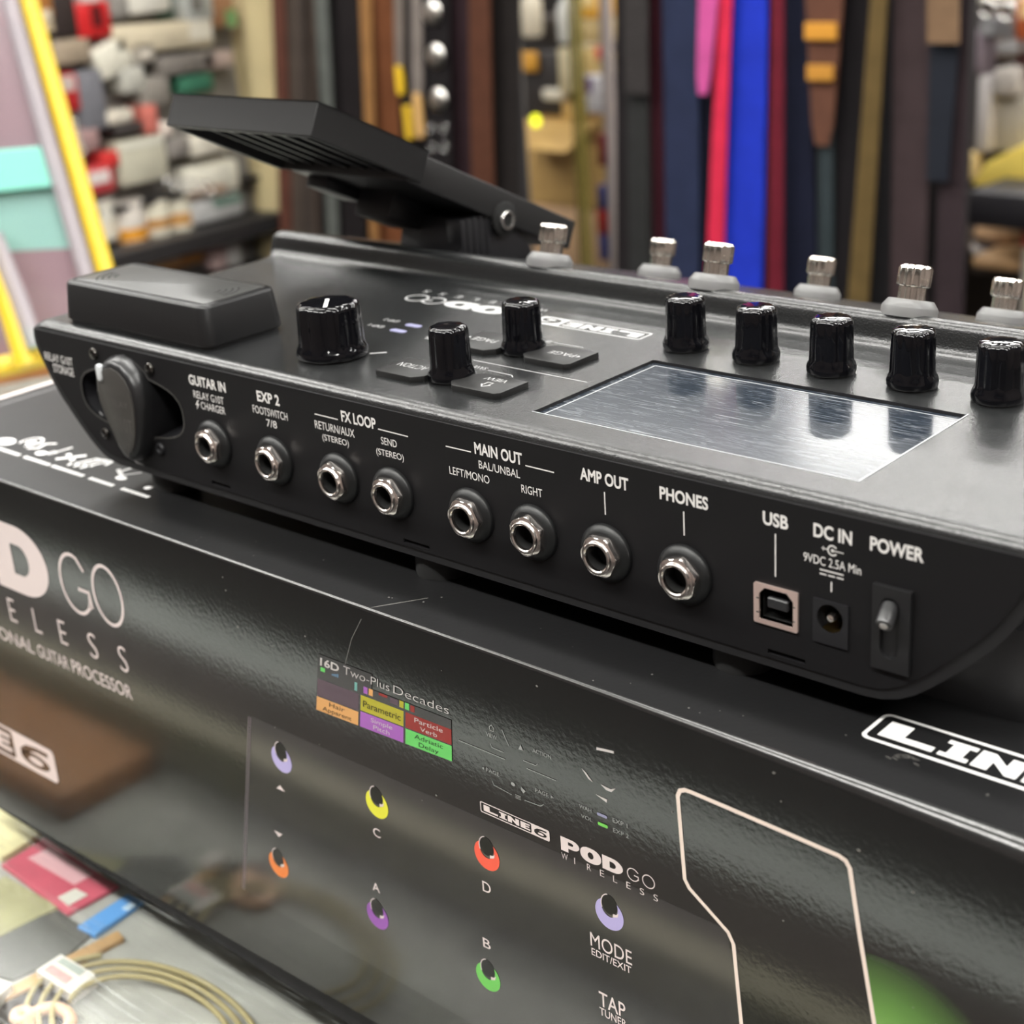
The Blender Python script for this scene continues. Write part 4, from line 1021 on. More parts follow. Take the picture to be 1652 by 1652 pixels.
mb.build('worn_side_edge', mat('worn_pale_card_edge', srgb(214, 204, 200), .4), CARTON, bevel=(.4, 2))
# scratches and specks in the card
m_scr = mat('fine_scratch', srgb(120, 118, 114), .5)
mb = MB()
stroke(mb, [(190.2, -12.0), (184.9, -20.0), (178.0, -35.6)], .16, front)
stroke(mb, [(193.5, -20.4), (203.0, -6.4)], .25, lid)
for i in range(46):
    if i % 2:
        u = random.uniform(120, 380); v = random.uniform(-70, -12); l = random.uniform(.15, .5)
        mb.fill([ellipse(u, v, l, l*.7, 6)], front)
    else:
        u = random.uniform(60, 380); v = random.uniform(-19, -1); l = random.uniform(.12, .35)
        mb.fill([ellipse(u, v, l, l, 6)], lid)
for k in range(9):
    u = 352+random.uniform(0, 7); v = -7.5+random.uniform(-1.5, 1.5); a = random.uniform(-.5, .5)
    stroke(mb, [(u, v), (u+1.6*math.cos(a), v+1.6*math.sin(a))], .18, lid)
mb.build('scuff_marks', m_scr, CARTON)['kind'] = 'stuff'

# ================================================================== the effects pedal unit
LW = 385.0
ZT = 48.0
DEV = thing('effects_processor', 'dark grey floor guitar effects processor with expression pedal, resting on the black carton', 'effects pedal', (LW/2, 110, 0))
def loft(mb, loops, mi=0, cap0=True, cap1=True):
    n = len(loops[0]); vs = [p for l in loops for p in l]
    fs = [(k*n+i, k*n+(i+1) % n, (k+1)*n+(i+1) % n, (k+1)*n+i) for k in range(len(loops)-1) for i in range(n)]
    if cap0: fs.append(tuple(range(n))[::-1])
    if cap1: fs.append(tuple(range((len(loops)-1)*n, len(loops)*n)))
    mb.add(vs, fs, mi)
# left flank of the end view, from the top edge down to the flat bottom
FL = [(2.4, 45.0), (2.0, 42.5), (2.2, 40.0), (3.3, 37.0), (5.4, 33.0), (9.4, 26.0), (14.2, 20.0), (20.4, 13.6), (27.0, 7.4), (31.0, 4.2), (35.0, 1.9), (39.5, .5), (44.0, 0.0)]
SCR_X0, SCR_X1, SCR_Y0, SCR_Y1 = 230.0, 331.0, 14.2, 70.0
XT = [3.6, 5.2, 8, 60, 120, 180, SCR_X0, 262, 297, SCR_X1, 360, LW-8, LW-5.2, LW-3.6]
ST = [(.6, 45.2), (.9, 46.1), (1.4, 46.8), (2.1, 47.4), (3.0, 47.8), (4.0, 48.0), (4.8, 48.0), (SCR_Y0, 48), (40, 48), (SCR_Y1, 48), (100, 48), (103.2, 48), (104, 48.03), (107.5, 48.15), (110.5, 48.5), (112, 49.1), (113, 50.1), (113.6, 51.4), (114.2, 53.4), (114.8, 55.4), (115.3, 56.4), (116.0, 57.1), (117.0, 57.5), (118.2, 57.6), (119.4, 57.55), (121, 57.1)]
def zplat(y): return 57.6-.285*(y-118.6)
for y in (140, 165, 190, 215, 234): ST.append((y, zplat(y)))
ST += [(237, 22.4), (238.6, 20.0)]
NL = len(FL); NT = len(XT)
def section(y, zt):
    k = min(1.0, zt/46.0)
    left = [(x, z*k if z > 0 else 0) for x, z in FL]
    pts = [(LW-x, z) for x, z in left[::-1]]         # right flank, going up
    tops = []
    for x in XT[::-1]:
        e = min(x, LW-x); d = 0
        if e < 8: d = {3.6: 1.5, 5.2: .5}.get(round(e, 1), 0)
        tops.append((x, zt-d*min(1, max(.15, (zt-45)/3)) if zt > 45.3 else zt-d*.1))
    return pts+tops+left
secs = [[(x, y, z) for x, z in section(y, zt)] for y, zt in ST]
n = len(secs[0])
mb = MB(); vs = [p for s_ in secs for p in s_]; fs = []; mi = []
k_scr = [i for i, (y, z) in enumerate(ST) if y in (SCR_Y0, 40)]
for k in range(len(secs)-1):
    for i in range(n):
        j = (i+1) % n
        if k in k_scr and secs[k][i][2] > 47.5 and SCR_X0-1 < min(secs[k][i][0], secs[k][j][0]) and max(secs[k][i][0], secs[k][j][0]) < SCR_X1+1 and abs(secs[k][i][0]-secs[k][j][0]) < 50:
            continue
        fs.append((k*n+i, k*n+j, (k+1)*n+j, (k+1)*n+i))
        q = [secs[a][b] for a, b in ((k, i), (k, j), (k+1, j), (k+1, i))]
        mi.append(0)
fs.append(tuple(range((len(secs)-1)*n, len(secs)*n))); mi.append(0)
mb.v, mb.f, mb.mi = vs, fs, mi
# lip around the rear panel
rearloop = [(x, z) for x, z in section(.6, 45.2)]
FLI = [(4.6, 45.0), (4.6, 42.5), (4.9, 40.3), (5.8, 38.0), (7.8, 34.4), (11.6, 28.0), (16.3, 22.2), (22.4, 15.9), (28.9, 9.8), (32.6, 6.9), (36.2, 4.7), (40.0, 3.3), (44.4, 2.9)]
inner = [(LW-x, z) for x, z in FLI[::-1]]+[(x, 45.1) for x in XT[::-1]][1:-1]+FLI
mb.fill([rearloop, inner], lambda u, v: (u, .6, v), 1)
hs = mb.build('housing', [m_body, m_rim], DEV, smooth=40)
hs['label'] = 'dark grey textured metal housing'

# ---- rear panel with its openings
JX = [102.5, 132.9, 162.6, 186.0, 217.3, 240.4, 265.5, 290.5]; JZ = 19.2
def rec_outline():
    out = []
    for i in range(72):
        t = 2*math.pi*i/72; c, s_ = math.cos(t), math.sin(t)
        r1 = 15.9
        a, b, p = 29.3, 10.6, 2.8
        r2 = (abs(c/a)**p+abs(s_/b)**p)**(-1/p)
        # soft union
        r = max(r1, r2); m_ = min(r1, r2)
        if r-m_ < 3: r += (3-(r-m_))*.12
        out.append((57.9+r*c, 26.6-(r2 > r1)*1.0*abs(c)+r*s_))
    return out
REC = rec_outline()
USBH = [(312.6, 13.0), (322.2, 13.0), (322.2, 19.9), (320.4, 21.7), (314.2, 21.7), (312.6, 19.9)]
DCH = ellipse(332.2, 18.2, 3.5, 3.7, 28)
VENTS = [rect(97.5, 107.0, 3.9, 5.2), rect(188.0, 198.8, 3.9, 5.2), rect(314.8, 325.4, 3.9, 5.2)]
holes = [REC, USBH, DCH]+[ellipse(x, JZ, 4.4, 4.4, 24) for x in JX]+VENTS
mb = MB()
mb.fill([inner]+holes, lambda u, v: (u, 0, v))
mb.prism(inner, lambda u, v, d: (u, d, v), 0, .6, caps=False)
for h in holes: mb.prism(h, lambda u, v, d: (u, d, v), 0, 1.4, caps=False)
mb.build('rear_panel', m_rear, DEV)
mb = MB()
for h in VENTS: mb.fill([h], lambda u, v: (u, 1.4, v)); 
mb.build('vent_backing', m_dark, DEV)

# ---- printed lettering on the rear panel
def rear(u, v): return (u, -.06, v)
B1, T1 = 38.1, 41.65
def rear_part(name, items=(), lines=(), bold=.0):
    mb = MB()
    for s_, u0, u1, v0, v1 in items: put_text(mb, s_, u0, u1, v0, v1, rear, bold)
    for l in lines: stroke(mb, l, .36, rear)
    return mb.build(name, m_white, DEV)
for s_, u0, u1 in (('GUITAR IN', 93.2, 112.1), ('EXP 2', 127.6, 138.3), ('FX LOOP', 166.3, 181.1), ('MAIN OUT', 220.2, 237.6), ('AMP OUT', 257.6, 273.4), ('PHONES', 283.2, 297.8), ('USB', 313.5, 320.5), ('DC IN', 327.3, 337.4), ('POWER', 342.0, 355.3)):
    rear_part('jack_title', [(s_, u0, u1, B1, T1)], bold=.028)
for it in ([('RELAY G10T', 94.6, 110.2, 33.8, 36.35), ('CHARGER', 97.8, 110.3, 30.4, 32.95)], [('FOOTSWITCH', 124.7, 141.3, 33.8, 36.4), ('7/8', 130.6, 135.6, 30.2, 32.7)], [('RETURN/AUX', 153.9, 171.4, 33.8, 36.4), ('(STEREO)', 156.7, 168.4, 29.9, 32.5)],
           [('SEND', 182.7, 189.2, 34.0, 36.3), ('(STEREO)', 180.2, 191.6, 29.8, 32.4)], [('BAL/UNBAL', 221.4, 236.5, 34.1, 36.5)], [('LEFT/MONO', 209.8, 225.0, 30.1, 32.5)], [('RIGHT', 236.7, 244.1, 30.1, 32.5)], [('9VDC 2.5A Min', 324.7, 339.9, 31.3, 33.6)],
           [('RELAY G10T', 8.0, 25.6, 34.0, 37.0), ('STORAGE', 12.3, 25.2, 30.0, 33.2)]):
    rear_part('jack_subtitle', it, bold=.002)
for l in ([((154.3, 38.4), (164.7, 38.4))], [((181.9, 38.5), (194.2, 38.4))], [((209.1, 38.3), (218.8, 38.4))], [((238.7, 38.3), (248.7, 38.3))], [((265.5, 36.3), (265.5, 29.9))], [((290.45, 36.3), (290.45, 29.8))], [((317.0, 36.4), (317.0, 25.2))], [((332.25, 27.7), (332.25, 25.1))]):
    rear_part('printed_rule', lines=l)
rear_part('direct_current_mark', lines=[((329.1, 30.2), (335.4, 30.2)), ((329.1, 29.15), (330.9, 29.15)), ((331.35, 29.15), (333.15, 29.15)), ((333.6, 29.15), (335.4, 29.15))])
mb = MB(); mb.fill([[(96.4, 33.2), (94.9, 31.3), (95.9, 31.3), (95.2, 29.6), (97.0, 31.9), (96.0, 31.9), (97.0, 33.2)]], rear); mb.build('lightning_mark', m_white, DEV)
mb = MB()
stroke(mb, ellipse(332.4, 35.7, 1.2, 1.2, 22, 35, 325), .38, rear); mb.fill([ellipse(332.4, 35.7, .42, .42, 12)], rear)
stroke(mb, [(332.4, 35.7), (335.3, 35.7)], .24, rear); stroke(mb, [(329.5, 35.75), (331.2, 35.75)], .24, rear); stroke(mb, [(330.0, 35.2), (330.0, 36.3)], .22, rear)
mb.build('polarity_mark', m_white, DEV)

# ---- quarter-inch jacks: dress washer > hex nut > bore
def make_jack(x):
    c = (x, 0, JZ)
    w = MB().lathe([(8.2, 0.0), (8.2, .7), (7.9, 1.2), (6.6, 2.2), (6.2, 2.35), (4.3, 2.35)], 40, c, 'y', cap1=False).build('jack_socket', m_washer, DEV, origin=c, smooth=35)
    hexm = lambda t, r, h: r
    mb = MB()
    # hexagonal nut with a chamfered face
    R6 = 6.25
    hx = [(x+R6*math.cos(math.radians(60*i+20)), JZ+R6*math.sin(math.radians(60*i+20))) for i in range(6)]
    def hexr(t):
        a = (math.degrees(t)-20) % 60-30
        return R6*math.cos(math.radians(30))/math.cos(math.radians(a))
    N = 48; loops = []
    for y, f in ((-1.9, lambda t: hexr(t)), (-3.5, lambda t: hexr(t)), (-4.0, lambda t: min(hexr(t), 5.75)), (-4.15, lambda t: 5.3), (-4.2, lambda t: 4.75)):
        loops.append([(x+f(2*math.pi*i/N)*math.cos(2*math.pi*i/N), y, JZ+f(2*math.pi*i/N)*math.sin(2*math.pi*i/N)) for i in range(N)])
    for r, y in ((4.55, -4.9), (4.3, -5.1), (3.9, -5.1), (3.55, -4.8), (3.4, -4.0)):
        loops.append([(x+r*math.cos(2*math.pi*i/N), y, JZ+r*math.sin(2*math.pi*i/N)) for i in range(N)])
    loft(mb, loops, cap0=False, cap1=False)
    mb.build('hex_nut', m_chrome, w, smooth=32)
    mb = MB(); loops = []
    for r, y in ((3.45, -4.2), (3.35, -2), (3.3, 10), (.4, 10.05)):
        loops.append([(x+r*math.cos(2*math.pi*i/N), y, JZ+r*math.sin(2*math.pi*i/N)) for i in range(N)])
    loft(mb, loops, cap0=False, cap1=True)
    mb.build('bore', m_dark, w, smooth=40)
    return w
j0 = make_jack(JX[0])
base = j0.location.copy()
spin = [0, 8, -18, 12, 22, -6, 17, 4]
for i, x in enumerate(JX[1:], 1):
    j = dup(j0, DEV, (base.x/MM+x-JX[0], base.y/MM, base.z/MM))
    j.rotation_euler.y = math.radians(spin[i])

# ---- USB port, power socket, power switch
mb = MB()
mb.fill([rrect(311.1, 323.5, 11.9, 22.6, .5), USBH], lambda u, v: (u, -.55, v))
mb.prism(rrect(311.1, 323.5, 11.9, 22.6, .5), lambda u, v, d: (u, d, v), -.55, 0, caps=False)
mb.prism(USBH, lambda u, v, d: (u, d, v), -.55, 1.4, caps=False)
usb = mb.build('usb_port', mat('usb_shell_metal', (.92, .72, .66), .48, metal=.85), DEV, origin=(317.3, 0, 17.2))
MB().box(314.6, 320.4, -.1, 8, 16.4, 19.2).build('port_tongue', mat('grey_port_plastic', (.02, .02, .022), .4), usb, bevel=(.3, 1))
mb = MB(); mb.prism(USBH, lambda u, v, d: (u, d, v), 1.4, 9, caps=False); mb.fill([USBH], lambda u, v: (u, 9, v)); mb.build('port_cavity', m_dark, usb)
mb = MB()
for z in (14.8, 18.6):
    mb.box(311.9, 312.7, -.62, -.5, z-.12, z+.12); mb.box(322.1, 322.8, -.62, -.5, z-.12, z+.12)
mb.build('shell_slots', m_dark, usb)
mb = MB(); o4 = rrect(327.6, 337.0, 11.3, 22.7, .3)
mb.fill([o4, DCH], lambda u, v: (u, -.5, v)); mb.prism(o4, lambda u, v, d: (u, d, v), -.5, 0, caps=False); mb.prism(DCH, lambda u, v, d: (u, d, v), -.5, 9, caps=False); mb.fill([DCH], lambda u, v: (u, 9, v))
dcj = mb.build('power_socket', m_black, DEV, origin=(332.2, 0, 18.2), smooth=30)
MB().lathe([(1.15, -8.5), (1.15, -.4), (.9, .3), (.3, .6)], 16, (332.2, 0, 18.2), 'y').build('center_pin', m_chrome, dcj, smooth=40)
MB().add([(329.6+5.2*k/8, y, 15.55-.9*math.sin(k/8*math.pi)) for y in (-.2, 6) for k in range(9)], [(k, k+1, k+10, k+9) for k in range(8)]).build('spring_contact', m_gold, dcj, smooth=60)
mb = MB()
slot = rrect(345.6, 350.4, 12.6, 28.0, 2.3)
plate = [(343.5, 9.4), (353.1, 9.4), (353.1, 30.6), (343.5, 30.6)]
mb.fill([plate, slot], lambda u, v: (u, -1.2, v)); mb.prism(plate, lambda u, v, d: (u, d, v), -1.2, 0, caps=False); mb.prism(slot, lambda u, v, d: (u, d, v), -1.2, -.05, caps=False); mb.fill([slot], lambda u, v: (u, -.08, v))
psw = mb.build('power_switch', m_rim, DEV, origin=(348.3, 0, 20))
def tilt_lathe(prof, n, c, ax):
    """lathe about an arbitrary axis"""
    a = Vector(ax).normalized(); x = a.cross(Vector((1, 0, 0))); x.normalize(); y = a.cross(x)
    m_ = MB(); vs = []
    for r, h in prof:
        for i in range(n):
            t = 2*math.pi*i/n
            vs.append(tuple(Vector(c)+a*h+x*math.cos(t)*r+y*math.sin(t)*r))
    fs = [(k*n+i, k*n+(i+1) % n, (k+1)*n+(i+1) % n, (k+1)*n+i) for k in range(len(prof)-1) for i in range(n)]
    fs += [tuple(range(n))[::-1], tuple(range((len(prof)-1)*n, len(prof)*n))]
    return m_.add(vs, fs)
lv = tilt_lathe([(2.1, 0), (2.1, 5.0), (1.85, 5.6), (1.4, 5.8)], 24, (347.6, -.1, 25.5), (.18, -.86, -.47)).build('toggle_lever', mat('dark_grey_lever', (.035, .035, .037), .30, spec=.6, bump=(2500, .2, .1)), psw, smooth=40)
tilt_lathe([(.95, 5.76), (.95, 5.9)], 20, (347.6, -.1, 25.5), (.18, -.86, -.47)).build('lever_dot', m_white, lv)

# ---- storage recess for the wireless transmitter, with its four screws
mb = MB(); loft(mb, [[(u, 1.4, v) for u, v in REC], [(57.9+(u-57.9)*.93, 16, 26+(v-26)*.9) for u, v in REC]], cap0=False)
rec = mb.build('storage_recess', m_black, DEV, origin=(57.9, 0, 26.6), smooth=40)
mb = MB(); stroke(mb, REC, .7, lambda u, v: (u, -.12, v), closed=True); mb.build('recess_rim', mat('worn_black_rim', (.05, .048, .046), .4), rec)
for (u, v, mt) in ((40.4, 40.9, m_scrw), (72.4, 40.3, m_scrw), (71.4, 11.5, m_black), (39.4, 11.4, m_scrw)):
    MB().lathe([(2.2, 0), (2.2, .4), (1.9, .9), (1.1, 1.1), (.8, .3)], 20, (u, 0, v), 'y').build('screw', mt, rec, smooth=35)
mb = MB()
for q in ([(37.0, 19.4), (39.0, 18.6), (39.4, 17.8), (37.6, 18.2)], [(54, 3.9), (58, 3.5), (60, 2.9), (55, 3.0)]): mb.fill([q], rear)
mb.build('paint_chips', m_greyp, rec)

# ---- control panel: raised receiver cover
def rl(ins, z, r=5.0): return [(u, v, z) for u, v in rrect(15.2+ins, 98.2-ins, 5.6+ins, 39.8-ins, max(1.5, r-ins*.6), 6)]
mb = MB()
loft(mb, [rl(.9, 47.9), rl(.9, 49.0), rl(.2, 49.2), rl(0, 49.6), rl(1.3, 61.6), rl(1.8, 62.4), rl(2.6, 62.8), rl(3.4, 62.8), rl(3.6, 62.45), rl(4.3, 62.45)], cap1=True)
cov = mb.build('receiver_cover', m_cover, DEV, origin=(56, 22, 48), smooth=32)
mb = MB(); loft(mb, [rl(4.3, 62.3, 2), rl(4.4, 62.75, 2), rl(4.7, 62.85, 2)]); mb.build('cover_panel', m_coverpanel, cov, smooth=32)
for (cx, cy, a) in ((33.5, 21.5, 205), (82.0, 22.0, 25)):
    mb = MB()
    for r in (3.0, 5.2, 7.4, 9.4):
        stroke(mb, arc(cx, cy, r, a-38, a+38, 10), .75, lambda u, v: (u, v, 62.9))
    mb.build('wireless_symbol', m_dark, cov)

# ---- knobs
def make_knob(name, r, h, fl, tp, nfl=9):
    """fluted glossy knob at the origin: flange radius fl*r, top radius tp*r"""
    def md(t, rr, hh):
        if hh > 3.0:
            k = min(1, (hh-3.0)/1.2)
            c = abs(math.cos(nfl*t/2))
            return rr*(1-.075*k*(1-c)**.9)
        return rr
    prof = [(r*fl*.97, 0), (r*fl, .5), (r*fl, 1.7), (r*(fl*.6+.4), 2.6), (r*1.0, 3.6), (r*.998, 4.6), (r*(.5+tp*.5), h*.6), (r*tp, h-1.7), (r*(tp-.015), h-1.1), (r*(tp-.075), h-.3), (r*(tp-.16), h+.02), (r*(tp-.24), h+.1), (r*.4, h+.25), (.05, h+.3)]
    o = MB().lathe(prof, 144, (0, 0, 0), mod=md).build(name, m_gloss, None, origin=(0, 0, 0), smooth=50)
    return o
def place(o, x, y, z, rz=0):
    o.parent = DEV
    dx, dy, dz = ORG[DEV.name]
    o.location = ((x-dx)*MM, (y-dy)*MM, (z-dz)*MM); o.rotation_euler.z = rz
    return o
vk = make_knob('volume_knob', 10.6, 17.0, 1.085, .965, nfl=9)
place(vk, 137.6, 24.4, 48.5, .25)
ln = MB(); stroke(ln, [(-1.2, 1.3), (5.9, -6.3)], 1.2, lambda u, v: (u, v, 17.42)); ln.add([], [])
iv = ln.build('pointer_line', m_whiteb, None, origin=(0, 0, 0)); iv.parent = vk; iv.location = (0, 0, 0); iv.rotation_euler.z = -.25
ck = make_knob('encoder_knob', 6.35, 15.8, 1.12, .955, nfl=9)
place(ck, 189.1, 24.9, 48.5, .1)
dx, dy, dz = ORG[DEV.name]
for i, (x, y) in enumerate(((189.3, 57.5), (231.6, 84.8), (256.9, 84.8), (282.2, 84.7), (307.6, 84.6), (332.6, 84.4))):
    k = dup(ck, DEV, (x-dx, y-dy, 48.5-dz)); k.rotation_euler.z = .3+i*.47

# ---- buttons beside the encoders
def top(u, v): return (u, v, ZT+.05)
def button(lbl, poly, txt, icon=None):
    b = MB(); b.prism(poly, lambda u, v, d: (u, v, d), ZT-.2, ZT+1.9)
    cx = sum(p[0] for p in poly)/len(poly); cy = sum(p[1] for p in poly)/len(poly)
    o = b.build(lbl, m_button, DEV, origin=(cx, cy, ZT), bevel=(.3, 2))
    mb = MB(); t = lambda u, v: (u, v, ZT+1.96)
    s_, u0, u1, v0, v1 = txt
    put_text(mb, s_, u0, u1, v0, v1, t, -.004, flip=True)
    if icon == 'home': stroke(mb, [(204.6, 21.4), (206.2, 19.4), (207.9, 21.4), (207.2, 21.4), (207.2, 23.4), (205.2, 23.4), (205.2, 21.4)], .35, t, closed=True)
    if icon == 'l': mb.fill([[(211.7, 55.4), (212.9, 56.4), (211.7, 57.4)]], t)
    if icon == 'r': mb.fill([[(168.2, 56.4), (167.0, 55.4), (167.0, 57.4)]], t)
    mb.build('button_legend', m_topprint, o)
def chf(x0, x1, y0, y1, side):
    c = 4.0
    if side > 0: return [(x0, y0), (x1-3, y0), (x1, y0+3), (x1, y1-c), (x1-c, y1), (x0, y1)]
    return [(x0+3, y0), (x1-1.5, y0), (x1, y0+1.5), (x1, y1), (x0+c, y1), (x0, y1-c), (x0, y0+3)]
button('action_button', chf(166.2, 184.0, 15.6, 31.0, 1), ('ACTION', 168.2, 179.8, 22.4, 25.6))
button('view_button', chf(194.2, 215.0, 16.2, 30.0, -1), ('VIEW', 201.6, 210.0, 25.1, 27.6), 'home')
button('page_button', chf(166.2, 184.0, 47.6, 64.4, 1), ('PAGE', 169.2, 178.9, 54.9, 58.0), 'r')
button('page_button', chf(194.6, 214.4, 48.2, 63.6, -1), ('PAGE', 200.9, 210.9, 55.0, 57.8), 'l')

# ---- printing on the control surface (reads from the player's side)
mb = MB()
heavy(mb, 'O', 138.2, 153.0, 86.4, 94.4, top)
mbf = lambda u, v: top(u, v)
def topflip(cx, cy): return lambda u, v: (2*cx-u, 2*cy-v, ZT+.05)
heavy(mb, 'D', 124.6, 138.0, 86.6, 94.2, topflip(131.3, 90.4))
heavy(mb, 'P', 153.4, 166.0, 86.6, 94.2, topflip(159.7, 90.4))
stroke(mb, ellipse(110.6, 90.3, 4.4, 3.8, 28), .7, top, closed=True)
stroke(mb, [(115.6, 92.6)]+ellipse(119.0, 90.3, 4.4, 3.8, 18, 145, -125)[1:]+[(115.4, 87.6), (115.4, 90.0), (118.4, 90.0)], .7, top)
for i, ch in enumerate('WIRELESS'):
    u = 164.4-i*8.0; w = {'I': .5, 'W': 4.0}.get(ch, 2.6)
    put_text(mb, ch, u-w, u, 97.4, 100.2, top, -.012, flip=True)
mb.build('product_lettering', m_topprint, DEV)
mb = MB(); slab_logo(mb, 168.0, 213.4, 84.8, 93.2, topflip(190.7, 89.0), 0, .7)
mb.build('maker_badge', [m_topprint, m_body], DEV)
def top_part(name, items=(), lines=()):
    mb = MB()
    for t_, u0, u1, v0, v1 in items: put_text(mb, t_, u0, u1, v0, v1, top, 0, flip=True)
    for w, l in lines: stroke(mb, l, w, top)
    mb.build(name, m_topprint, DEV)
top_part('divider_line', lines=[(.35, [(181.5, 42.6), (226.6, 42.4)])])
top_part('control_legend', [('SAVE', 186.2, 191.6, 36.4, 38.8)], [(.35, [(192.6, 36.9), (202.6, 36.6), (204.2, 35.2)]), (.35, [(175.6, 35.2), (176.8, 36.8), (185.2, 37.0)])])
top_part('control_legend', lines=[(.3, [(187.9, 69.0+k*.8), (190.3, 69.0+k*.8)]) for k in range(3)]+[(.35, [(191.4, 69.8), (203.3, 69.8)]), (.35, [(176.0, 69.8), (186.9, 69.8)])])
top_part('volume_mark', lines=[(.9, [(147.0, 31.6), (151.0, 35.2)])])
for it in (('VOL', 149.5, 156, 52.8, 55.0), ('WAH', 149, 156, 60.4, 62.6), ('EXP 1', 121.4, 127.8, 55.2, 57.4), ('EXP 2', 121.0, 127.6, 62.6, 64.8)): top_part('control_legend', [it])
for (u, v) in ((136.0, 55.4), (136.0, 62.6)):
    MB().prism(rrect(u-3.4, u+3.4, v-1.3, v+1.3, 1.2), lambda a, b, d: (a, b, d), ZT-.3, ZT+.12).build('indicator_light', m_led, DEV, origin=(u, v, ZT))

# ---- display: sunken glass under a scratched film
m_scr_ = bpy.data.materials.new('scratched_display_film'); m_scr_.use_nodes = True
nt = m_scr_.node_tree; b = nt.nodes['Principled BSDF']
b.inputs['IOR'].default_value = 1.33; b.inputs['Roughness'].default_value = .17
tc = nt.nodes.new('ShaderNodeTexCoord')
def scr_noise(rot, sc, p0, p1, scale=3.0, dist=0.0):
    mp = nt.nodes.new('ShaderNodeMapping'); mp.inputs['Rotation'].default_value = (0, 0, rot); mp.inputs['Scale'].default_value = sc
    n = nt.nodes.new('ShaderNodeTexNoise'); n.inputs['Scale'].default_value = scale; n.inputs['Detail'].default_value = 4; n.inputs['Distortion'].default_value = dist
    r = nt.nodes.new('ShaderNodeValToRGB'); r.color_ramp.elements[0].position = p0; r.color_ramp.elements[1].position = p1
    nt.links.new(tc.outputs['Object'], mp.inputs[0]); nt.links.new(mp.outputs[0], n.inputs['Vector']); nt.links.new(n.outputs['Fac'], r.inputs[0])
    return r
s1 = scr_noise(.25, (20, 420, 1), .60, .66, 3, 2.2); s2 = scr_noise(-.5, (24, 520, 1), .62, .68, 3, 1.8); s3 = scr_noise(.9, (14, 300, 1), .63, .69, 3, 1.6)
sm = scr_noise(.2, (28, 60, 1), .40, .75, 1.0, 1.0)
def mx_(a, c):
    q = nt.nodes.new('ShaderNodeMath'); q.operation = 'MAXIMUM'; nt.links.new(a, q.inputs[0]); nt.links.new(c, q.inputs[1]); return q.outputs[0]
tot = mx_(mx_(s1.outputs[0], s2.outputs[0]), s3.outputs[0])
mul = nt.nodes.new('ShaderNodeMath'); mul.operation = 'MULTIPLY'; mul.inputs[1].default_value = .6; nt.links.new(tot, mul.inputs[0])
add = nt.nodes.new('ShaderNodeMath'); add.operation = 'MULTIPLY_ADD'; add.inputs[1].default_value = .05; nt.links.new(sm.outputs[0], add.inputs[0]); nt.links.new(mul.outputs[0], add.inputs[2])
mixc = nt.nodes.new('ShaderNodeMix'); mixc.data_type = 'RGBA'
mixc.inputs[6].default_value = (0.014, 0.019, 0.027, 1); mixc.inputs[7].default_value = (0.19, 0.20, 0.215, 1)
nt.links.new(add.outputs[0], mixc.inputs[0]); nt.links.new(mixc.outputs[2], b.inputs['Base Color'])
mb = MB(); zg = ZT-.95
mb.prism(rect(SCR_X0, SCR_X1, SCR_Y0, SCR_Y1), lambda u, v, d: (u, v, d), zg-1, ZT, caps=False)
scr = mb.build('display', m_rim, DEV, origin=((SCR_X0+SCR_X1)/2, (SCR_Y0+SCR_Y1)/2, ZT))
MB().box(SCR_X0, SCR_X1, SCR_Y0, SCR_Y1, zg-1, zg).build('display_glass', m_scr_, scr)
mb = MB()
mb.box(SCR_X0-.3, SCR_X1+.1, SCR_Y0-.25, SCR_Y0, ZT-.4, ZT+.06); mb.box(SCR_X1-.05, SCR_X1+.3, SCR_Y0-.35, SCR_Y1+.2, ZT-.4, ZT+.14)
mb.box(SCR_X0+2.2, SCR_X0+2.5, SCR_Y0, SCR_Y1-2, zg, zg+.08); mb.box(SCR_X0+2.2, SCR_X1, SCR_Y1-2.3, SCR_Y1-2, zg, zg+.08)
mb.build('film_edge', mat('clear_film_edge', (.38, .39, .40), .3), scr)

# ---- foot switches on the sloping deck
AX = math.radians(15.9)
def tl(o_mb):
    s_, c_ = math.sin(AX), math.cos(AX)
    o_mb.v = [(x, y*c_+z*s_, -y*s_+z*c_) for x, y, z in o_mb.v]; return o_mb
fsw = tl(MB().lathe([(8.4, -.8), (8.4, 1.9), (8.2, 2.4), (6.9, 4.2), (6.5, 4.4), (3.6, 4.4)], 40)).build('footswitch', m_ring, None, origin=(0, 0, 0), smooth=35)
ORG[fsw.name] = (0, 0, 0)
st_ = tl(MB().lathe([(4.2, 3.2), (4.2, 8.4)], 108, mod=lambda t, r, h: r*(1-.10*(1-abs(math.cos(4.5*t)))))).build('switch_stem', m_chrome2, fsw, origin=(0, 0, 0), smooth=50)
cp_ = tl(MB().lathe([(4.2, 8.0), (5.1, 8.5), (5.15, 8.9), (5.15, 13.4), (4.85, 14.2), (4.2, 14.7), (2.4, 14.4), (.05, 14.3)], 108, mod=lambda t, r, h: r*(1-.12*(1-abs(math.cos(4.5*t+.4)))))).build('switch_cap', m_chrome2, fsw, origin=(0, 0, 0), smooth=50)
first = True
for k in range(4):
    for y in (123.4, 188.6):
        x = 145.2+70.3*k
        if first:
            fsw.parent = DEV; fsw.location = ((x-dx)*MM, (y-dy)*MM, (zplat(y)-dz)*MM); first = False
        else:
            dup(fsw, DEV, (x-dx, y-dy, zplat(y)-dz))

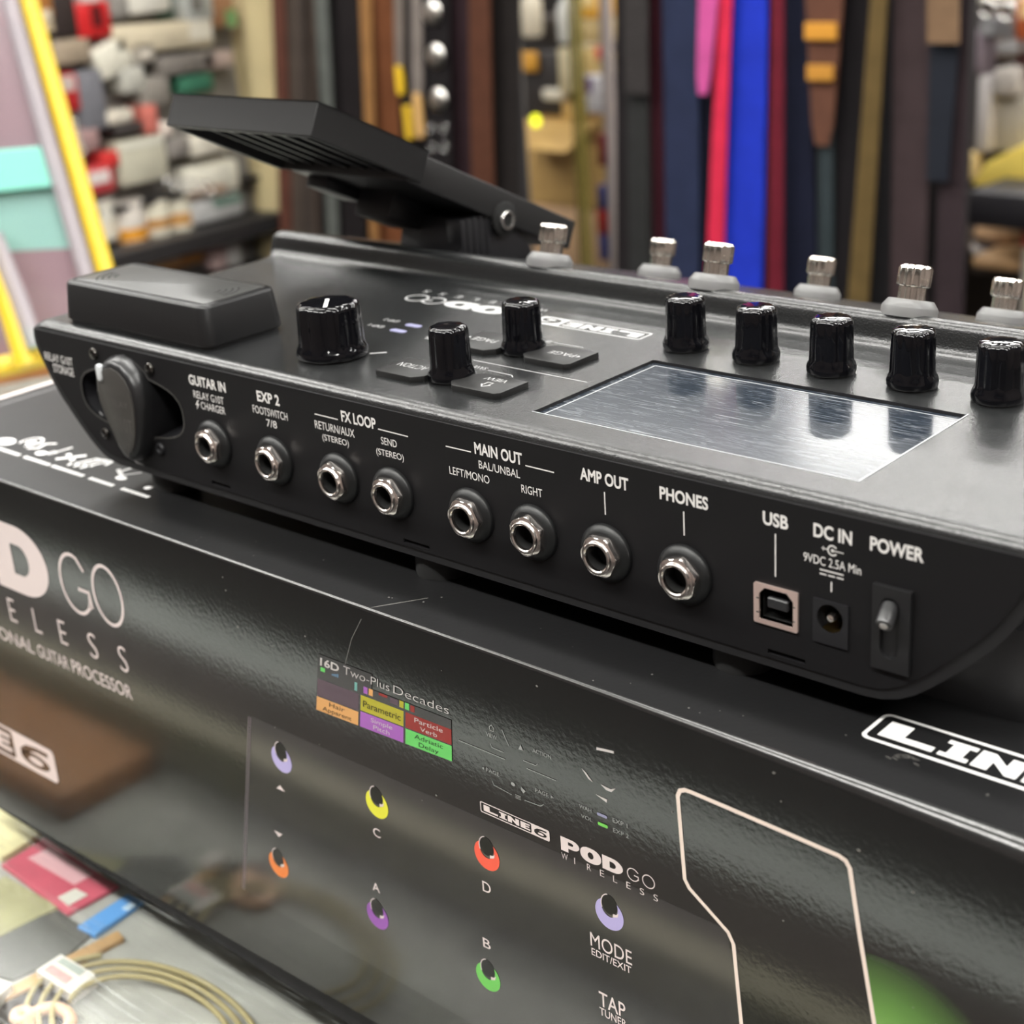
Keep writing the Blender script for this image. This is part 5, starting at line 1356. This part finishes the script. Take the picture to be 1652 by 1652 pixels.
# ---- expression pedal
PD = (.9005, -.4349); PN = (.4349, .9005); P0 = (71.6, 118.6)
def pp(x, t, d): return (x, P0[0]+PD[0]*t-PN[0]*d, P0[1]+PD[1]*t-PN[1]*d)
def pbox(mb, x0, x1, t0, t1, d0, d1, mi=0):
    mb.hexa([pp(x0, t0, d1), pp(x1, t0, d1), pp(x1, t1, d1), pp(x0, t1, d1), pp(x0, t0, d0), pp(x1, t0, d0), pp(x1, t1, d0), pp(x0, t1, d0)], mi)
mb = MB()
o8 = [(9.5, 0), (90.2, 0), (90.2, 57.6), (9.5, 57.6)]; i4 = [(12.2, 2.7), (87.5, 2.7), (87.5, 56.5), (12.2, 56.5)]
pv = [pp(x, t, 0) for x, t in o8]+[pp(x, t, 12.2) for x, t in o8]+[pp(x, t, 12.2) for x, t in i4]+[pp(x, t, 3.4) for x, t in i4]
pf = [(0, 1, 2, 3), (12, 13, 14, 15)]
for i in range(4):
    j = (i+1) % 4
    pf += [(i, j, 4+j, 4+i), (4+i, 4+j, 8+j, 8+i), (8+i, 8+j, 12+j, 12+i)]
mb.add(pv, pf)
ped = mb.build('expression_pedal', m_pedal, DEV, origin=pp(50, 0, 0), bevel=(.9, 3))
mb = MB(); pbox(mb, 17.5, 82.2, 56.0, 160.5, 0.3, 12.4); mb.build('heel_plate', m_pedal, ped, bevel=(.8, 2))
for x in (20, 30, 40, 50, 60, 70, 80):
    mb = MB(); pbox(mb, x-1, x+1, 2.6, 57, 3.2, 9.5); mb.build('underside_rib', m_black, ped)
mb = MB(); pbox(mb, 14, 85.7, 5, 55.0, -.2, .4); mb.build('tread_pad', m_rubber, ped)
# hinge block, stop post and screw that carry it
mb = MB()
mb.prism([(146, zplat(146)-.6), (192, zplat(192)-.6), (188, 44), (178, 55), (168, 59.5), (150, 62)], lambda u, v, d: (d, u, v), 46, 80)
mb.build('pedal_bracket', m_black, ped, bevel=(.8, 2))
mb = MB()
for k in range(5):
    mb.box(72.5, 80.6, 147.0+k*3.6, 149.4+k*3.6, zplat(150)-1-k, 62)
mb.build('bracket_fluting', m_black, ped, bevel=(.5, 2))
mb = MB(); pbox(mb, 36, 56, 78, 100, 12.0, 23); pbox(mb, 22, 34, 62, 84, 12.0, 17); mb.build('stop_block', m_black, ped, bevel=(.8, 2))
MB().lathe([(6.8, -1.0), (6.8, .9), (6.2, 1.3)], 32, (82.0, 170.6, 58.6), 'x').build('hinge_boss', m_dark, ped, smooth=35)
hsx = MB().lathe([(3.9, 0), (3.9, 1.0), (3.6, 1.5), (3.0, 1.5), (2.7, .4)], 28, (83.2, 170.6, 58.0), 'x').build('hinge_screw', m_steel, ped, smooth=35)
MB().lathe([(2.6, .2), (2.6, .75)], 24, (83.2, 170.6, 58.0), 'x').build('socket', m_dark, hsx)
# ---- feet
ft = MB().lathe([(8.0, -8.0), (8.2, -7.0), (8.0, .2)], 32, (193, 10.5, 0)).build('rubber_foot', m_rubber, DEV, origin=(193, 10.5, 0), smooth=35)
fx, fy, fz = ft.location
for x, y in ((60, 12), (300, 12), (60, 215), (193, 225), (330, 215)):
    dup(ft, DEV, (x-dx, y-dy, -dz))
mb = MB()
mb.prism(rrect(330, 377, 22, 70, 9, 8), lambda u, v, d: (u, v, d), -8, 16)
mb.build('corner_foot', m_rim, DEV, origin=(350, 40, -8), smooth=35)

# ---- the wireless transmitter stored in the recess
PLG = [(-11.4, 4.6), (-10.6, 9.0), (-8.4, 12.8), (-4.6, 15.6), (0, 16.6), (4.6, 15.6), (8.6, 12.6), (11.0, 8.4), (11.8, 3.0), (11.4, -3.0), (10.2, -9.2), (8.2, -14.4), (5.6, -17.6), (2.6, -19.0), (-.6, -18.4), (-3.4, -15.4), (-6.4, -9.4), (-9.2, -3.4), (-10.8, .8)]
PCX, PCZ = 58.0, 25.6
def pl(k, y): return [(PCX+u*k, y, PCZ+v*k) for u, v in PLG]
tx = thing('wireless_transmitter', 'black teardrop wireless transmitter plugged into the round recess at the left of the rear panel', 'transmitter', (PCX, 0, PCZ))
mb = MB(); loft(mb, [pl(.94, 14), pl(1.06, 2), pl(1.06, -2.0), pl(1.0, -4.8), pl(.95, -5.6), pl(.88, -5.9)])
mb.build('transmitter_shell', mat('satin_black_transmitter', (.012, .012, .013), .33, spec=.5), tx, smooth=45)
mb = MB(); loft(mb, [pl(.86, -5.85), pl(.86, -6.15), pl(.84, -6.3)]); mb.build('face_plate', mat('grey_brown_face_plate', (.040, .037, .034), .45, spec=.5, bump=(1500, .15, .1)), tx, smooth=30)
mb = MB(); mb.prism(rrect(50.2, 52.8, 34.4, 40.4, 1.2), lambda u, v, d: (u, d, v), -7.0, -5.2); mb.build('light_pipe', mat('pearl_light_pipe', (.62, .64, .66), .2), tx, bevel=(.4, 2))
mb = MB()
fp = lambda u, v: (u, -6.36, v)
put_text(mb, 'RELAY', 54, 65, 26.5, 28.6, fp, 0); put_text(mb, 'G10T', 55, 66, 17.5, 22.5, fp, 0); stroke(mb, [(56.5, 13.6), (62.4, 13.0), (60.4, 8.6)], .5, fp, closed=True)
mb.build('embossed_marks', mat('faint_grey_mark', (.075, .07, .066), .5), tx)
